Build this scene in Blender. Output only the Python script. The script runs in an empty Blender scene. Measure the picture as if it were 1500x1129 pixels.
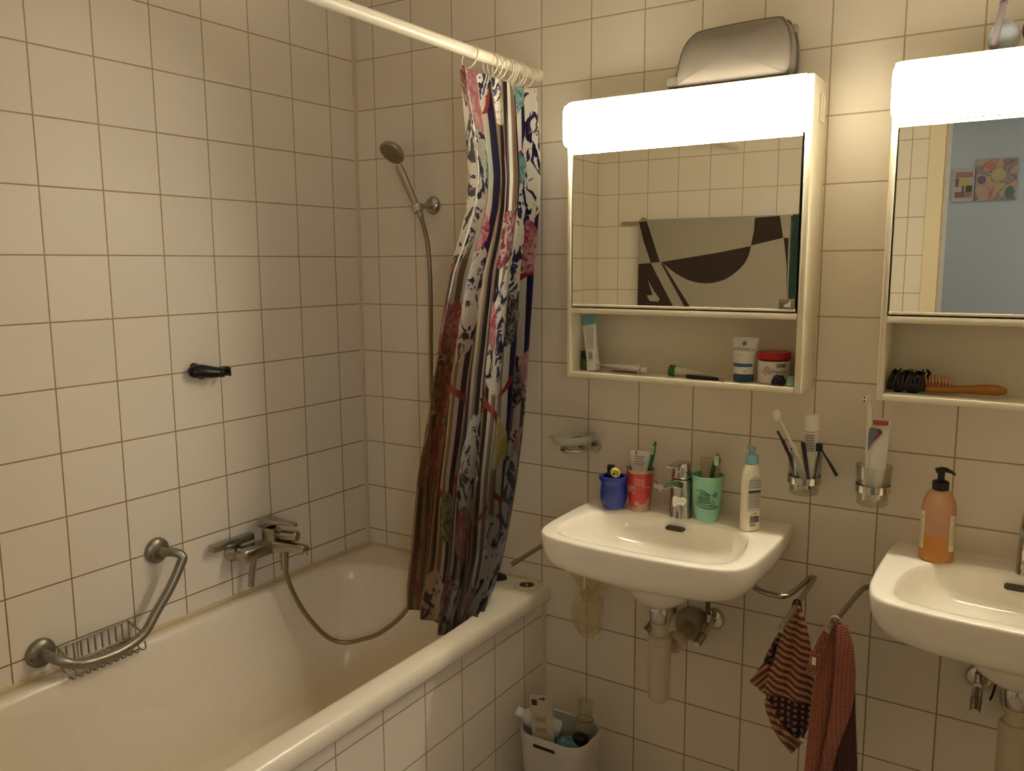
import bpy, bmesh, math, random
from mathutils import Vector, Matrix
random.seed(7)
SC = bpy.context.scene
COL = SC.collection
PI = math.pi
V = Vector
ORG = {}

# ------------------------------------------------------------------ materials
def lin(h):
    h = h.lstrip('#')
    o = []
    for i in (0, 2, 4):
        c = int(h[i:i+2], 16) / 255
        o.append(c / 12.92 if c <= .04045 else ((c + .055) / 1.055) ** 2.4)
    return (*o, 1.0)

class NT:
    """small node-tree helper"""
    def __init__(s, name):
        s.m = bpy.data.materials.new(name)
        s.m.use_nodes = True
        s.t = s.m.node_tree
        s.t.nodes.clear()
        s.out = s.t.nodes.new('ShaderNodeOutputMaterial')
        s.b = s.t.nodes.new('ShaderNodeBsdfPrincipled')
        s.t.links.new(s.b.outputs[0], s.out.inputs[0])
    def n(s, typ, **kw):
        nd = s.t.nodes.new(typ)
        for k, v in kw.items():
            setattr(nd, k, v)
        return nd
    def put(s, sock, v):
        if isinstance(v, bpy.types.NodeSocket):
            s.t.links.new(v, sock)
        else:
            sock.default_value = v
    def math(s, op, a, b=None, c=None):
        nd = s.n('ShaderNodeMath', operation=op)
        s.put(nd.inputs[0], a)
        if b is not None: s.put(nd.inputs[1], b)
        if c is not None: s.put(nd.inputs[2], c)
        return nd.outputs[0]
    def rng(s, v, a, b, c=0., d=1., smooth=False):
        nd = s.n('ShaderNodeMapRange')
        if smooth: nd.interpolation_type = 'SMOOTHSTEP'
        s.put(nd.inputs[0], v)
        for i, x in enumerate((a, b, c, d)):
            nd.inputs[i+1].default_value = x
        return nd.outputs[0]
    def mix(s, f, a, b, mode='MIX'):
        nd = s.n('ShaderNodeMix', data_type='RGBA', blend_type=mode)
        s.put(nd.inputs[0], f); s.put(nd.inputs[6], a); s.put(nd.inputs[7], b)
        return nd.outputs[2]
    def noise(s, vec, scale, detail=2., rough=.5, dist=0.):
        nd = s.n('ShaderNodeTexNoise')
        if vec is not None: s.t.links.new(vec, nd.inputs['Vector'])
        nd.inputs['Scale'].default_value = scale
        nd.inputs['Detail'].default_value = detail
        nd.inputs['Roughness'].default_value = rough
        nd.inputs['Distortion'].default_value = dist
        return nd
    def ramp(s, v, stops, const=False):
        nd = s.n('ShaderNodeValToRGB')
        if const: nd.color_ramp.interpolation = 'CONSTANT'
        el = nd.color_ramp.elements
        while len(el) < len(stops): el.new(.5)
        for e, (p, c) in zip(el, stops):
            e.position = p; e.color = c
        s.put(nd.inputs[0], v)
        return nd.outputs[0]
    def bump(s, h, strength=.2, dist=.002):
        nd = s.n('ShaderNodeBump')
        nd.inputs['Strength'].default_value = strength
        nd.inputs['Distance'].default_value = dist
        s.put(nd.inputs['Height'], h)
        s.t.links.new(nd.outputs[0], s.b.inputs['Normal'])
    def coord(s, kind='Object'):
        return s.n('ShaderNodeTexCoord').outputs[kind]

def mat(name, col, rough=.4, metal=0., spec=.5, trans=0., ior=1.45, coat=0., alpha=1., var=0., vscale=30., bump=0., bscale=200., sss=0., sheen=0.):
    k = NT(name)
    c = lin(col) if isinstance(col, str) else (*col, 1.)
    b = k.b.inputs
    b['Base Color'].default_value = c
    b['Roughness'].default_value = rough
    b['Metallic'].default_value = metal
    b['Specular IOR Level'].default_value = spec
    b['Transmission Weight'].default_value = trans
    b['IOR'].default_value = ior
    b['Coat Weight'].default_value = coat
    b['Alpha'].default_value = alpha
    b['Sheen Weight'].default_value = sheen
    if sss:
        b['Subsurface Weight'].default_value = sss
        b['Subsurface Scale'].default_value = .01
    co = k.coord()
    nz = k.noise(co, vscale, 3.)
    v = max(var, .04)
    dark = tuple(x * (1 - v) for x in c[:3]) + (1.,)
    lite = tuple(min(1, x * (1 + v)) for x in c[:3]) + (1.,)
    k.put(b['Base Color'], k.mix(nz.outputs[0], dark, lite))
    if bump:
        k.bump(k.noise(co, bscale, 2.).outputs[0], bump, .001)
    return k.m

T = .15
def tile_mat(name, au, ou, av, ov, base, g_hi, g_lo, rough=.40):
    k = NT(name)
    co = k.coord()
    sp = k.n('ShaderNodeSeparateXYZ'); k.t.links.new(co, sp.inputs[0])
    us = k.math('DIVIDE', k.math('SUBTRACT', sp.outputs[au], ou), T)
    vs = k.math('DIVIDE', k.math('SUBTRACT', sp.outputs[av], ov), T)
    def dist(x):
        f = k.math('FRACT', k.math('ADD', x, 100.5))
        return k.math('MULTIPLY', k.math('ABSOLUTE', k.math('SUBTRACT', f, .5)), T)
    d = k.math('MINIMUM', dist(us), dist(vs))
    wob = k.noise(co, 60., 2.)
    d2 = k.math('ADD', d, k.rng(wob.outputs[0], 0, 1, -.0003, .0003))
    m = k.rng(d2, .0011, .0022, 0, 1, True)
    cell = k.n('ShaderNodeCombineXYZ')
    k.put(cell.inputs[0], k.math('FLOOR', us)); k.put(cell.inputs[1], k.math('FLOOR', vs))
    wn = k.n('ShaderNodeTexWhiteNoise'); k.t.links.new(cell.outputs[0], wn.inputs[0])
    c = lin(base)
    c1 = tuple(x * .955 for x in c[:3]) + (1.,)
    tc = k.mix(wn.outputs[0], c1, c)
    cloud = k.noise(co, 3.5, 3.)
    tc = k.mix(k.rng(cloud.outputs[0], .35, .75, 0, .10), tc, lin('c9b48c'))
    gz = k.rng(sp.outputs[2], .5, 1.7)
    stain = k.noise(co, 9., 3.)
    gc = k.mix(k.math('MULTIPLY', gz, k.rng(stain.outputs[0], .3, .6, .75, 1.)), lin(g_lo), lin(g_hi))
    k.put(k.b.inputs['Base Color'], k.mix(m, gc, tc))
    rn = k.rng(cloud.outputs[0], .3, .7, rough - .03, rough + .06)
    k.put(k.b.inputs['Roughness'], k.mix(m, (.8, .8, .8, 1), rn))
    k.b.inputs['Specular IOR Level'].default_value = .30
    hb = k.rng(d2, .0008, .0040, 0, 1, True)
    wav = k.noise(co, 14., 1.)
    tilt = k.noise(cell.outputs[0], 1.7, 0.)
    h = k.math('ADD', hb, k.math('MULTIPLY', wav.outputs[0], .35))
    k.bump(h, .22, .0014)
    return k.m

def emit_mat(name, col, strength):
    k = NT(name)
    k.b.inputs['Base Color'].default_value = (.9, .88, .82, 1)
    k.b.inputs['Emission Color'].default_value = col
    ge = k.n('ShaderNodeNewGeometry'); sp = k.n('ShaderNodeSeparateXYZ'); k.t.links.new(ge.outputs['Normal'], sp.inputs[0])
    dn = k.math('MAXIMUM', k.math('MULTIPLY', sp.outputs[2], -1.), 0.)   # the tube sits low, its underside is brightest
    k.put(k.b.inputs['Emission Strength'], k.math('MULTIPLY', k.math('ADD', k.math('MULTIPLY', dn, 2.6), 1.), strength))
    k.b.inputs['Roughness'].default_value = .5
    return k.m

# ------------------------------------------------------------------ geometry
def catmull(pts, n=8, closed=False):
    P = [V(p) for p in pts]
    N = len(P); out = []
    rng = range(N if closed else N - 1)
    for i in rng:
        if closed:
            a, b, c, d = P[(i-1) % N], P[i], P[(i+1) % N], P[(i+2) % N]
        else:
            a = P[i-1] if i else P[0] * 2 - P[1]
            b, c = P[i], P[i+1]
            d = P[i+2] if i + 2 < N else P[-1] * 2 - P[-2]
        for j in range(n):
            t = j / n
            out.append(.5 * ((2*b) + (c-a)*t + (2*a-5*b+4*c-d)*t*t + (3*b-3*c+d-a)*t**3))
    if not closed: out.append(P[-1])
    return out

def rrect(w, h, r, seg=5):
    out = []
    r = min(r, w/2 - 1e-5, h/2 - 1e-5)
    for cx, cy, a0 in ((w/2-r, h/2-r, 0), (-w/2+r, h/2-r, PI/2), (-w/2+r, -h/2+r, PI), (w/2-r, -h/2+r, 1.5*PI)):
        for i in range(seg+1):
            a = a0 + PI/2 * i / seg
            out.append((cx + r*math.cos(a), cy + r*math.sin(a)))
    return out

def frame(axis):
    z = V(axis).normalized()
    x = z.orthogonal().normalized()
    y = z.cross(x)
    return Matrix((x, y, z)).transposed()

class MB:
    def __init__(s):
        s.bm = bmesh.new()
        s.uv = s.bm.loops.layers.uv.new('UVMap')
    def rings(s, rings, closed=True, cap0=False, cap1=False, uvs=None):
        vr = [[s.bm.verts.new(V(p)) for p in r] for r in rings]
        for i in range(len(vr) - 1):
            a, b = vr[i], vr[i+1]
            n = len(a)
            for j in range(n if closed else n - 1):
                k = (j + 1) % n
                try:
                    f = s.bm.faces.new((a[j], a[k], b[k], b[j]))
                    if uvs:
                        for lp, (p, q) in zip(f.loops, ((i, j), (i, k), (i+1, k), (i+1, j))):
                            lp[s.uv].uv = uvs[p][q]
                except ValueError:
                    pass
        if cap0: s.bm.faces.new(vr[0][::-1])
        if cap1: s.bm.faces.new(vr[-1])
        return s
    def lathe(s, prof, c=(0, 0, 0), axis=(0, 0, 1), seg=28, cap0=False, cap1=False, sx=1., sy=1.):
        M = frame(axis) if tuple(axis) != (0, 0, 1) else Matrix.Identity(3)
        c = V(c)
        rs = []
        for r, z in prof:
            r = max(r, 1e-5)
            rs.append([c + M @ V((r*sx*math.cos(2*PI*i/seg), r*sy*math.sin(2*PI*i/seg), z)) for i in range(seg)])
        return s.rings(rs, True, cap0, cap1)
    def cyl(s, a, b, r0, r1=None, seg=20, bev=0.):
        a, b = V(a), V(b)
        r1 = r0 if r1 is None else r1
        L = (b - a).length
        if bev: prof = [(r0-bev, 0), (r0, bev), (r1, L-bev), (r1-bev, L)]
        else: prof = [(r0, 0), (r1, L)]
        return s.lathe(prof, a, b - a, seg, True, True)
    def tube(s, pts, r, seg=12, cap=True, closed=False, flat=1.):
        P = [V(p) for p in pts]
        N = len(P)
        if not hasattr(r, '__len__'): r = [r] * N
        tang = []
        for i in range(N):
            if closed: t = P[(i+1) % N] - P[i-1]
            else: t = P[min(i+1, N-1)] - P[max(i-1, 0)]
            tang.append(t.normalized())
        x = tang[0].orthogonal().normalized()
        rs = []
        for i in range(N):
            x = (x - tang[i] * x.dot(tang[i])).normalized()
            y = tang[i].cross(x)
            rs.append([P[i] + x*(r[i]*math.cos(2*PI*k/seg)) + y*(r[i]*flat*math.sin(2*PI*k/seg)) for k in range(seg)])
        if closed: rs.append(rs[0])
        return s.rings(rs, True, cap and not closed, cap and not closed)
    def box(s, lo, hi, bev=0., M=None, seg=2):
        lo, hi = V(lo), V(hi)
        r = bmesh.ops.create_cube(s.bm, size=1.)
        for v in r['verts']:
            v.co = V([(lo[i]+hi[i])/2 + v.co[i]*(hi[i]-lo[i]) for i in range(3)])
        vs = r['verts']
        if bev:
            ed = list({e for v in vs for e in v.link_edges})
            bb = bmesh.ops.bevel(s.bm, geom=ed, offset=bev, segments=seg, affect='EDGES', profile=.5, clamp_overlap=True)
            vs = list({v for f in bb['faces'] for v in f.verts} | {v for v in vs if v.is_valid})
        if M is not None:
            for v in vs: v.co = M @ v.co
        return s
    def ball(s, c, r, seg=20, rn=12):
        rr = (r, r, r) if not hasattr(r, '__len__') else r
        rs = []
        for i in range(rn + 1):
            a = PI * i / rn
            q = max(math.sin(a), 1e-4)
            rs.append([V(c) + V((rr[0]*q*math.cos(2*PI*k/seg), rr[1]*q*math.sin(2*PI*k/seg), -rr[2]*math.cos(a))) for k in range(seg)])
        return s.rings(rs)
    def slab(s, outl, f0, f1):
        """outline of (a,b); f0/f1 map it to the two faces"""
        return s.rings([[f0(*p) for p in outl], [f1(*p) for p in outl]], True, True, True)
    def face(s, pts, fn=lambda *p: V(p)):
        s.bm.faces.new([s.bm.verts.new(fn(*p)) for p in pts])
        return s
    def text(s, body, size, fn, align='CENTER', shear=0.):
        cu = bpy.data.curves.new('lettering', 'FONT')
        cu.body = body; cu.size = size; cu.align_x = align; cu.shear = shear
        cu.resolution_u = 3
        ob = bpy.data.objects.new('lettering', cu)
        COL.objects.link(ob)
        dg = bpy.context.evaluated_depsgraph_get()
        me = bpy.data.meshes.new_from_object(ob.evaluated_get(dg))
        vs = [s.bm.verts.new(fn(v.co.x, v.co.y)) for v in me.vertices]
        for p in me.polygons:
            try: s.bm.faces.new([vs[i] for i in p.vertices])
            except ValueError: pass
        bpy.data.objects.remove(ob); bpy.data.curves.remove(cu); bpy.data.meshes.remove(me)
        return s
    def make(s, name, m, origin, smooth=35., recalc=True):
        if recalc: bmesh.ops.recalc_face_normals(s.bm, faces=s.bm.faces[:])
        o = V(origin)
        for v in s.bm.verts: v.co -= o
        me = bpy.data.meshes.new(name)
        s.bm.to_mesh(me); s.bm.free()
        me.materials.append(m)
        if smooth:
            me.shade_smooth()
            me.set_sharp_from_angle(angle=math.radians(smooth))
        ob = bpy.data.objects.new(name, me)
        COL.objects.link(ob)
        return ob

def thing(name, label, cat, loc, group=None):
    o = bpy.data.objects.new(name, None)
    o.empty_display_size = .02
    COL.objects.link(o)
    o.location = loc
    o['label'] = label; o['category'] = cat
    if group: o['group'] = group
    ORG[o.name] = V(loc)
    return o

def part(name, mb, m, parent, label=None, smooth=35., recalc=True, stuff=False):
    org = ORG[parent.name]
    ob = mb.make(name, m, org, smooth, recalc)
    ob.parent = parent
    ORG[ob.name] = org
    if label: ob['label'] = label
    if stuff: ob['kind'] = 'stuff'
    return ob

def solo(name, mb, m, label, cat, loc, group=None, smooth=35.):
    ob = mb.make(name, m, loc, smooth)
    ob.location = loc
    ob['label'] = label; ob['category'] = cat
    if group: ob['group'] = group
    ORG[ob.name] = V(loc)
    return ob

def struct(name, mb, m, smooth=0, parent=None):
    ob = mb.make(name, m, (0, 0, 0), smooth)
    if parent: ob.parent = parent
    else: ob['kind'] = 'structure'
    ORG[ob.name] = V((0, 0, 0))
    return ob

def copy_tree(o, delta=(0, 0, 0), label=None, parent=None):
    c = o.copy()
    COL.objects.link(c)
    if parent is not None:
        c.parent = parent
    else:
        c.location = V(o.location) + V(delta)
        ORG[c.name] = V(c.location)
        if label: c['label'] = label
    for ch in list(o.children):
        copy_tree(ch, parent=c)
    return c

def subsurf(o, lv=1):
    md = o.modifiers.new('subdivision', 'SUBSURF'); md.levels = lv; md.render_levels = lv

def solidify(o, t, off=0.):
    md = o.modifiers.new('thickness', 'SOLIDIFY'); md.thickness = t; md.offset = off

# ------------------------------------------------------------------ palette
TILE = 'e4dbcc'
M_back = tile_mat('tile_back', 0, .0825, 2, 1.525, TILE, 'b0a084', '94805f')
M_left = tile_mat('tile_left', 1, -.1087, 2, 1.525, TILE, 'ab9672', '80623a')
M_front = tile_mat('tile_front', 0, .105, 2, 1.525, TILE, 'b0a084', '9a8868')
M_tub = tile_mat('tile_tub', 1, -.108, 2, 1.525, TILE, 'a8987c', '9a8868')
M_silic = mat('silicone', 'd2c6ae', .5)
M_caulk = mat('aged_silicone', 'cbb48a', .5, var=.2, vscale=8)
M_ceil = mat('ceiling_paint', 'f0ebe0', .8)
M_floor = mat('floor_vinyl', 'a89d8c', .5, var=.1)
M_hall = mat('hall_paint', 'a9aaa6', .8)
M_casing = mat('door_paint', 'dfcfae', .45)
M_ceram = mat('ceramic', 'efe9dc', .09, spec=.55, coat=.3)
M_enam = mat('enamel', 'e2d8c6', .22, spec=.5)
M_cab = mat('cabinet_plastic', 'e3dac2', .35)
M_cabin = mat('cabinet_inside', 'e0dac8', .4)
M_mirror = mat('mirror_glass', (.86, .86, .80), .0, metal=1., var=0)
M_mirror.node_tree.nodes['Principled BSDF'].inputs['Base Color'].links and M_mirror.node_tree.links.remove(M_mirror.node_tree.nodes['Principled BSDF'].inputs['Base Color'].links[0])
M_mirror.node_tree.nodes['Principled BSDF'].inputs['Base Color'].default_value = (.97, .98, .92, 1)
M_dark = mat('dark_gap', '17130e', .6)
M_chrome = mat('chrome', 'c9c6c0', .07, metal=1.)
M_chromed = mat('dull_chrome', 'aea89c', .24, metal=1.)
M_steel = mat('grip_steel', '8f897c', .38, metal=.85)
M_white = mat('white_plastic', 'e6e0d2', .35)
M_rod = mat('rod_paint', 'e8e0cc', .3)
M_black = mat('black_plastic', '120f0e', .3)
M_lamp = emit_mat('lamp_diffuser', (1., .90, .68, 1), 19.5)
k = NT('tumbler_glass')
k.t.nodes.remove(k.b)
lw = k.n('ShaderNodeLayerWeight'); lw.inputs[0].default_value = .35
tg = k.n('ShaderNodeBsdfTransparent'); k.put(tg.inputs[0], k.mix(lw.outputs[1], (.97, .97, .95, 1), (.86, .86, .80, 1)))
gg = k.n('ShaderNodeBsdfGlossy'); gg.inputs['Roughness'].default_value = .04
mx = k.n('ShaderNodeMixShader'); k.put(mx.inputs[0], k.rng(lw.outputs[0], 0, 1, .03, .40))
k.t.links.new(tg.outputs[0], mx.inputs[1]); k.t.links.new(gg.outputs[0], mx.inputs[2]); k.t.links.new(mx.outputs[0], k.out.inputs[0])
M_glass = k.m
M_frost = mat('frosted_glass', (.80, .79, .64), .4, trans=.45, ior=1.3)
M_grey = mat('print_grey', '7a7674', .5)
M_navy = mat('print_navy', '23263c', .5)
M_ink = mat('print_ink', '2a2622', .5)
M_pvc = mat('pvc_pipe', 'bdb196', .35)
M_hose = mat('metal_hose', '8e8168', .3, metal=.75)

# ------------------------------------------------------------------ setting
W0, W1, YF, H = 0., 2.78, -1.92, 2.46
struct('wall_left', MB().box((-.1, YF-.12, 0), (0, .1, H)), M_left)
struct('wall_back', MB().box((0, 0, 0), (W1, .1, H)), M_back)
struct('wall_right', MB().box((W1, YF-.12, 0), (W1+.1, .1, H)), M_left)
DX0, DX1, DZ = 1.500, 2.34, 2.06
struct('wall_front', MB().box((0, YF-.12, 0), (1.225, YF, H)), M_front)
struct('wall_front_door', MB().box((1.225, YF-.12, 0), (DX0, YF, H)).box((DX1, YF-.12, 0), (W1, YF, H)).box((DX0, YF-.12, DZ), (DX1, YF, H)), tile_mat('tile_front_door', 0, 1.375, 2, 1.525, TILE, 'b0a084', '9a8868'))
struct('ceiling', MB().box((-.1, YF-.12, H), (W1+.1, .1, H+.1)), M_ceil)
struct('floor', MB().box((-.1, YF-.12, -.1), (W1+.1, .1, 0)), M_floor)
# door casing round the doorway the picture is taken from
g = MB()
g.box((1.437, YF, 0), (DX0-.004, YF+.016, DZ+.06), .003).box((DX1+.004, YF, 0), (DX1+.065, YF+.016, DZ+.06), .003)
g.box((1.437, YF, DZ+.002), (DX1+.065, YF+.0155, DZ+.06), .003)
door = struct('door_1', g, M_casing)
struct('door_jamb', MB().box((DX0-.003, YF-.125, 0), (DX0+.002, YF+.012, DZ)).box((DX1-.002, YF-.125, 0), (DX1+.003, YF+.012, DZ)), mat('jamb_paint', 'bda98a', .5), parent=door)
# the hallway behind
HY = -3.3
struct('wall_hall', MB().box((-.2, HY-.1, 0), (3.6, HY, H)), M_hall)
struct('wall_hall_left', MB().box((-.3, HY, 0), (-.2, YF-.12, H)), M_hall)
struct('wall_hall_right', MB().box((3.6, HY, 0), (3.7, YF-.12, H)), M_hall)
struct('ceiling_hall', MB().box((-.3, HY-.1, H), (3.7, YF-.12, H+.1)), M_hall)
struct('floor_hall', MB().box((-.3, HY-.1, -.1), (3.7, YF-.12, 0)), M_floor)
# sealant lines
struct('trim_1', MB().box((-.001, -.009, .57), (.009, .001, H)), M_silic)
struct('trim_2', MB().box((.684, -.008, 0), (.697, .001, .56), .002), M_silic)
struct('trim_3', MB().box((-.001, YF, .566), (.007, 0, .578), .003), M_caulk)
struct('trim_4', MB().box((0, -.007, .566), (.68, .001, .577), .003), M_caulk)
struct('wall_tub', MB().box((.666, YF, 0), (.688, 0, .545)), M_tub)

# ------------------------------------------------------------------ bathtub
def polar(poly, c, angs):
    c = V((c[0], c[1])); out = []
    n = len(poly)
    for a in angs:
        d = V((math.cos(a), math.sin(a))); best = None
        for i in range(n):
            p, q = V(poly[i][:2]) - c, V(poly[(i+1) % n][:2]) - c
            e = q - p
            den = d.x * e.y - d.y * e.x
            if abs(den) < 1e-12: continue
            t = (p.x * e.y - p.y * e.x) / den
            u = (p.x * d.y - p.y * d.x) / den
            if t > 0 and -1e-6 <= u <= 1 + 1e-6 and (best is None or t > best): best = t
        out.append(c + d * best)
    return out

NB = 144
cx, cy = .350, -.985
corner_a = [math.atan2(y-cy, x-cx) % (2*PI) for x in (.001, .714) for y in (-.001, YF+.001)]
angs = sorted([2*PI*i/NB for i in range(NB)] + corner_a)
rect = [(.714, 0), (.001, 0), (.001, YF+.001), (.714, YF+.001)]
opening = [(cx + .306*math.copysign(abs(math.cos(t))**(2/6), math.cos(t)), cy + .845*math.copysign(abs(math.sin(t))**(2/9), math.sin(t))) for t in [2*PI*i/400 for i in range(400)]]
O = polar(rect, (cx, cy), angs)
I = polar(opening, (cx, cy), angs)
def rg(P, sx, sy, z, s0=None):
    return [V((cx + (p.x-cx)*sx, cy + (p.y-cy)*sy, z)) for p in P]
def lift(P, z, k):  # pull the outline in by k
    return [V((p.x - math.copysign(min(k, abs(p.x-cx)), p.x-cx), p.y, z)) for p in P]
tb = MB()
rl = [lift(O, .525, .030), lift(O, .526, .004), lift(O, .533, 0.), lift(O, .553, 0.), lift(O, .566, .003), lift(O, .572, .010),
      [V((o.x*.12 + i.x*.88, o.y*.12 + i.y*.88, .572)) for o, i in zip(O, I)],
      rg(I, 1., 1., .5715), rg(I, .985, .992, .568), rg(I, .965, .983, .556), rg(I, .948, .972, .52), rg(I, .93, .96, .46), rg(I, .90, .94, .36),
      rg(I, .86, .90, .27), rg(I, .80, .84, .215), rg(I, .68, .76, .185), rg(I, .4, .5, .176), rg(I, .02, .02, .172)]
tb.rings(rl, True, False, True)
tub = thing('bathtub', 'built-in cream enamel bathtub along the left wall', 'bathtub', (.35, -.985, .17))
part('tub_shell', tb, M_enam, tub, smooth=60)
dr = MB().lathe([(.0, .004), (.028, .004), (.033, 0)], (.35, -.62, .178), seg=24, cap1=True)
part('drain', dr, M_chromed, tub, 'round metal drain')

# ------------------------------------------------------------------ grab bar with soap basket
gb = thing('grab_bar', 'angled grey metal grab bar with wire soap basket on the left wall', 'grab bar', (0, -.94, .70))
path = catmull([(.006, -1.095, .627), (.045, -1.095, .627), (.068, -1.075, .612), (.073, -1.03, .593), (.073, -.95, .588), (.072, -.885, .606), (.071, -.845, .648), (.071, -.80, .70), (.071, -.772, .742), (.069, -.760, .765), (.055, -.772, .778), (.030, -.785, .778), (.006, -.787, .778)], 7)
part('bar', MB().tube(path, .0115, 14), M_steel, gb)
for (y, z) in ((-1.095, .627), (-.787, .778)):
    f = part('flange', MB().lathe([(.0335, 0), (.0335, .006), (.030, .011), (.020, .015), (.013, .016)], (0.0005, y, z), (1, 0, 0), 28, True, True), M_steel, gb)
    part('screw', MB().cyl((.011, y-.024, z-.006), (.0135, y-.024, z-.006), .004, seg=10), M_dark, f)
bk = MB()
z0, z1 = .612, .577
y0, y1 = -1.06, -.885
bk.tube([(.012, y0, z0+.015), (.012, y1, z0+.015)], .0028, 8)
bk.tube([(.012, y0, z0+.015), (.066, y0-.005, z0)], .0028, 8).tube([(.012, y1, z0+.015), (.066, y1+.006, z0-.008)], .0028, 8)
bk.tube([(.02, y0, z1+.006), (.02, y1, z1+.006)], .0022, 8).tube([(.058, y0, z1-.010), (.058, y1, z1-.010)], .0022, 8)
for i in range(11):
    y = y0 + (y1-y0)*i/10
    bk.tube(catmull([(.012, y, z0+.015), (.014, y, z1+.012), (.022, y, z1+.003), (.05, y, z1-.010), (.068, y, z1-.012), (.079, y, z1-.004), (.077, y, z0-.022)], 4), .0019, 7)
part('soap_basket', bk, M_chromed, gb)

# ------------------------------------------------------------------ black hook on the left wall
hk = thing('wall_hook', 'black plastic shower holder clip fixed to the left wall', 'hook', (0, -.61, 1.22))
part('base_plate', MB().lathe([(.026, 0), (.026, .004), (.022, .010), (.012, .014)], (.0005, -.632, 1.224), (1, 0, 0), 24, True, True, sx=.62, sy=1.1), M_black, hk)
part('arm', MB().tube(catmull([(.014, -.668, 1.224), (.022, -.645, 1.227), (.034, -.615, 1.222), (.040, -.594, 1.219)], 5), [.008, .012, .0145, .0155, .016, .016, .016, .016, .0155, .015, .0145, .014, .0135, .013, .0125, .012], 14, flat=1.15), M_black, hk)
cl = MB()
for t in range(0, 13):
    pass
arc = [(.040 + .017*math.cos(a), -.580 + .017*math.sin(a), 0) for a in [math.radians(40 + 290*i/20) for i in range(21)]]
cl.rings([[V((x, y, 1.207)) for x, y, _ in arc], [V((x, y, 1.231)) for x, y, _ in arc]], False)
c_ = part('clip', cl, M_black, hk)
solidify(c_, .004)
part('clip_edge', MB().tube([(x, y, 1.2315) for x, y, _ in arc], .0013, 6), mat('clip_trim', '8a8078', .3), hk, 'pale rim of the clip')  # thin pale line along the clip's upper edge

# ------------------------------------------------------------------ bath mixer
fc = thing('bath_mixer', 'dull chrome single lever bath mixer on the left wall above the tub', 'faucet', (0, -.47, .70))
for y in (-.552, -.402):
    part('wall_flange', MB().lathe([(.030, 0), (.030, .004), (.024, .012), (.015, .022), (.015, .04)], (.0005, y, .707), (1, 0, 0), 24, True, True), M_chromed, fc)
b = MB()
b.box((.036, -.578, .690), (.084, -.425, .728), .010, seg=3)
sec = [(.060, -.470, .709, .046, .036), (.090, -.462, .711, .044, .032), (.125, -.450, .710, .034, .026), (.162, -.437, .708, .028, .020), (.168, -.435, .707, .022, .014)]
rs = []
for x, y, z, w, h in sec:
    rs.append([V((x + .25*a, y + a*.95, z + c)) for a, c in rrect(w, h, .008)])
b.rings(rs, True, True, True)
part('body', b, M_chromed, fc)
part('cartridge', MB().cyl((.060, -.468, .722), (.060, -.468, .764), .024, .0225, 24, .003), M_chromed, fc)
lv = MB()
outl = [(.036, .026), (.060, .028), (.085, .022), (.12, .015), (.152, .012), (.158, .006)]
prof = []
for x, w in outl:
    zt = .790 - (x-.036)*.02
    th = .026 if x < .07 else .010
    if x == .085: th = .014
    prof.append([V((x, -.468 + (x-.06)*.10 + a, zt - th/2 + c)) for a, c in rrect(w*2*.8, th, .004)])
lv.rings(prof, True, True, True)
part('lever', lv, M_chromed, fc)
part('diverter_knob', MB().cyl((.092, -.452, .740), (.142, -.440, .742), .0165, .0155, 20, .003).cyl((.075, -.456, .738), (.094, -.452, .740), .012), M_chromed, fc)
part('pull_ring', MB().tube([(.163 + .008*math.cos(a), -.436 + .010*math.sin(a), .692) for a in [2*PI*i/20 for i in range(20)]], .002, 6, closed=True).cyl((.158, -.438, .692), (.158, -.438, .702), .003), M_chrome, fc)
part('outlet_pipe', MB().tube([(.045, -.512, .70), (.042, -.520, .66), (.040, -.528, .602)], [.0095, .0092, .0085], 14), M_chromed, fc)
part('holder_bar', MB().box((.010, -.640, .730), (.034, -.500, .750), .003), M_chromed, fc)
part('hose_nut', MB().cyl((.100, -.453, .700), (.100, -.455, .640), .0125, .0105, 18, .002), M_chromed, fc)

# ------------------------------------------------------------------ hand shower, hose, bracket
br = thing('shower_bracket', 'round chrome wall bracket clamping the hand shower on the back wall', 'bracket', (.305, 0, 1.674))
part('wall_disc', MB().lathe([(.0265, 0), (.0265, .003), (.022, .010), (.014, .015), (.010, .017)], (.305, -.0005, 1.674), (0, -1, 0), 28, True, True), M_chromed, br)
part('arm', MB().tube([(.305, -.014, 1.674), (.300, -.034, 1.671), (.294, -.046, 1.668)], [.009, .007, .009], 12), M_chromed, br)
ax = V((-.050, -.012, .110)).normalized()
cc = V((.290, -.058, 1.664))
part('clamp', MB().lathe([(.0125, -.012), (.0150, -.010), (.0150, .010), (.0125, .012)], cc, ax, 20), M_chrome, br)
hs = thing('hand_shower', 'chrome hand shower on a long metal hose on the back wall', 'shower head', (.290, -.058, 1.66))
hp = [cc - ax*.030, cc, cc + ax*.06, cc + ax*.115, cc + ax*.138]
part('handle', MB().tube(catmull(hp, 4), [.0085 + .0035*min(1, i/10) - (.002 if i > 14 else 0) for i in range(17)], 14), M_chromed, hs)
hn = V((-.10, -.66, -.72)).normalized()
hc = V((.214, -.082, 1.822))
part('head', MB().lathe([(.008, -.030), (.026, -.026), (.0375, -.014), (.040, -.006), (.0395, -.001), (.036, .0)], hc, hn, 32, True, False), M_chromed, hs)
nz = MB().lathe([(.0, .0005), (.0365, .0005), (.0370, -.001)], hc, hn, 32)
pl = part('spray_plate', nz, mat('spray_plate', '8c8168', .5, metal=.2), hs, 'dull nozzle plate')
nd = MB(); fm = frame(hn)
for r, n in ((.008, 6), (.017, 12), (.026, 18)):
    for i in range(n):
        a = 2*PI*i/n
        p = hc + fm @ V((r*math.cos(a), r*math.sin(a), .0005))
        nd.cyl(p, p + hn*.0016, .0012, seg=6)
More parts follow.
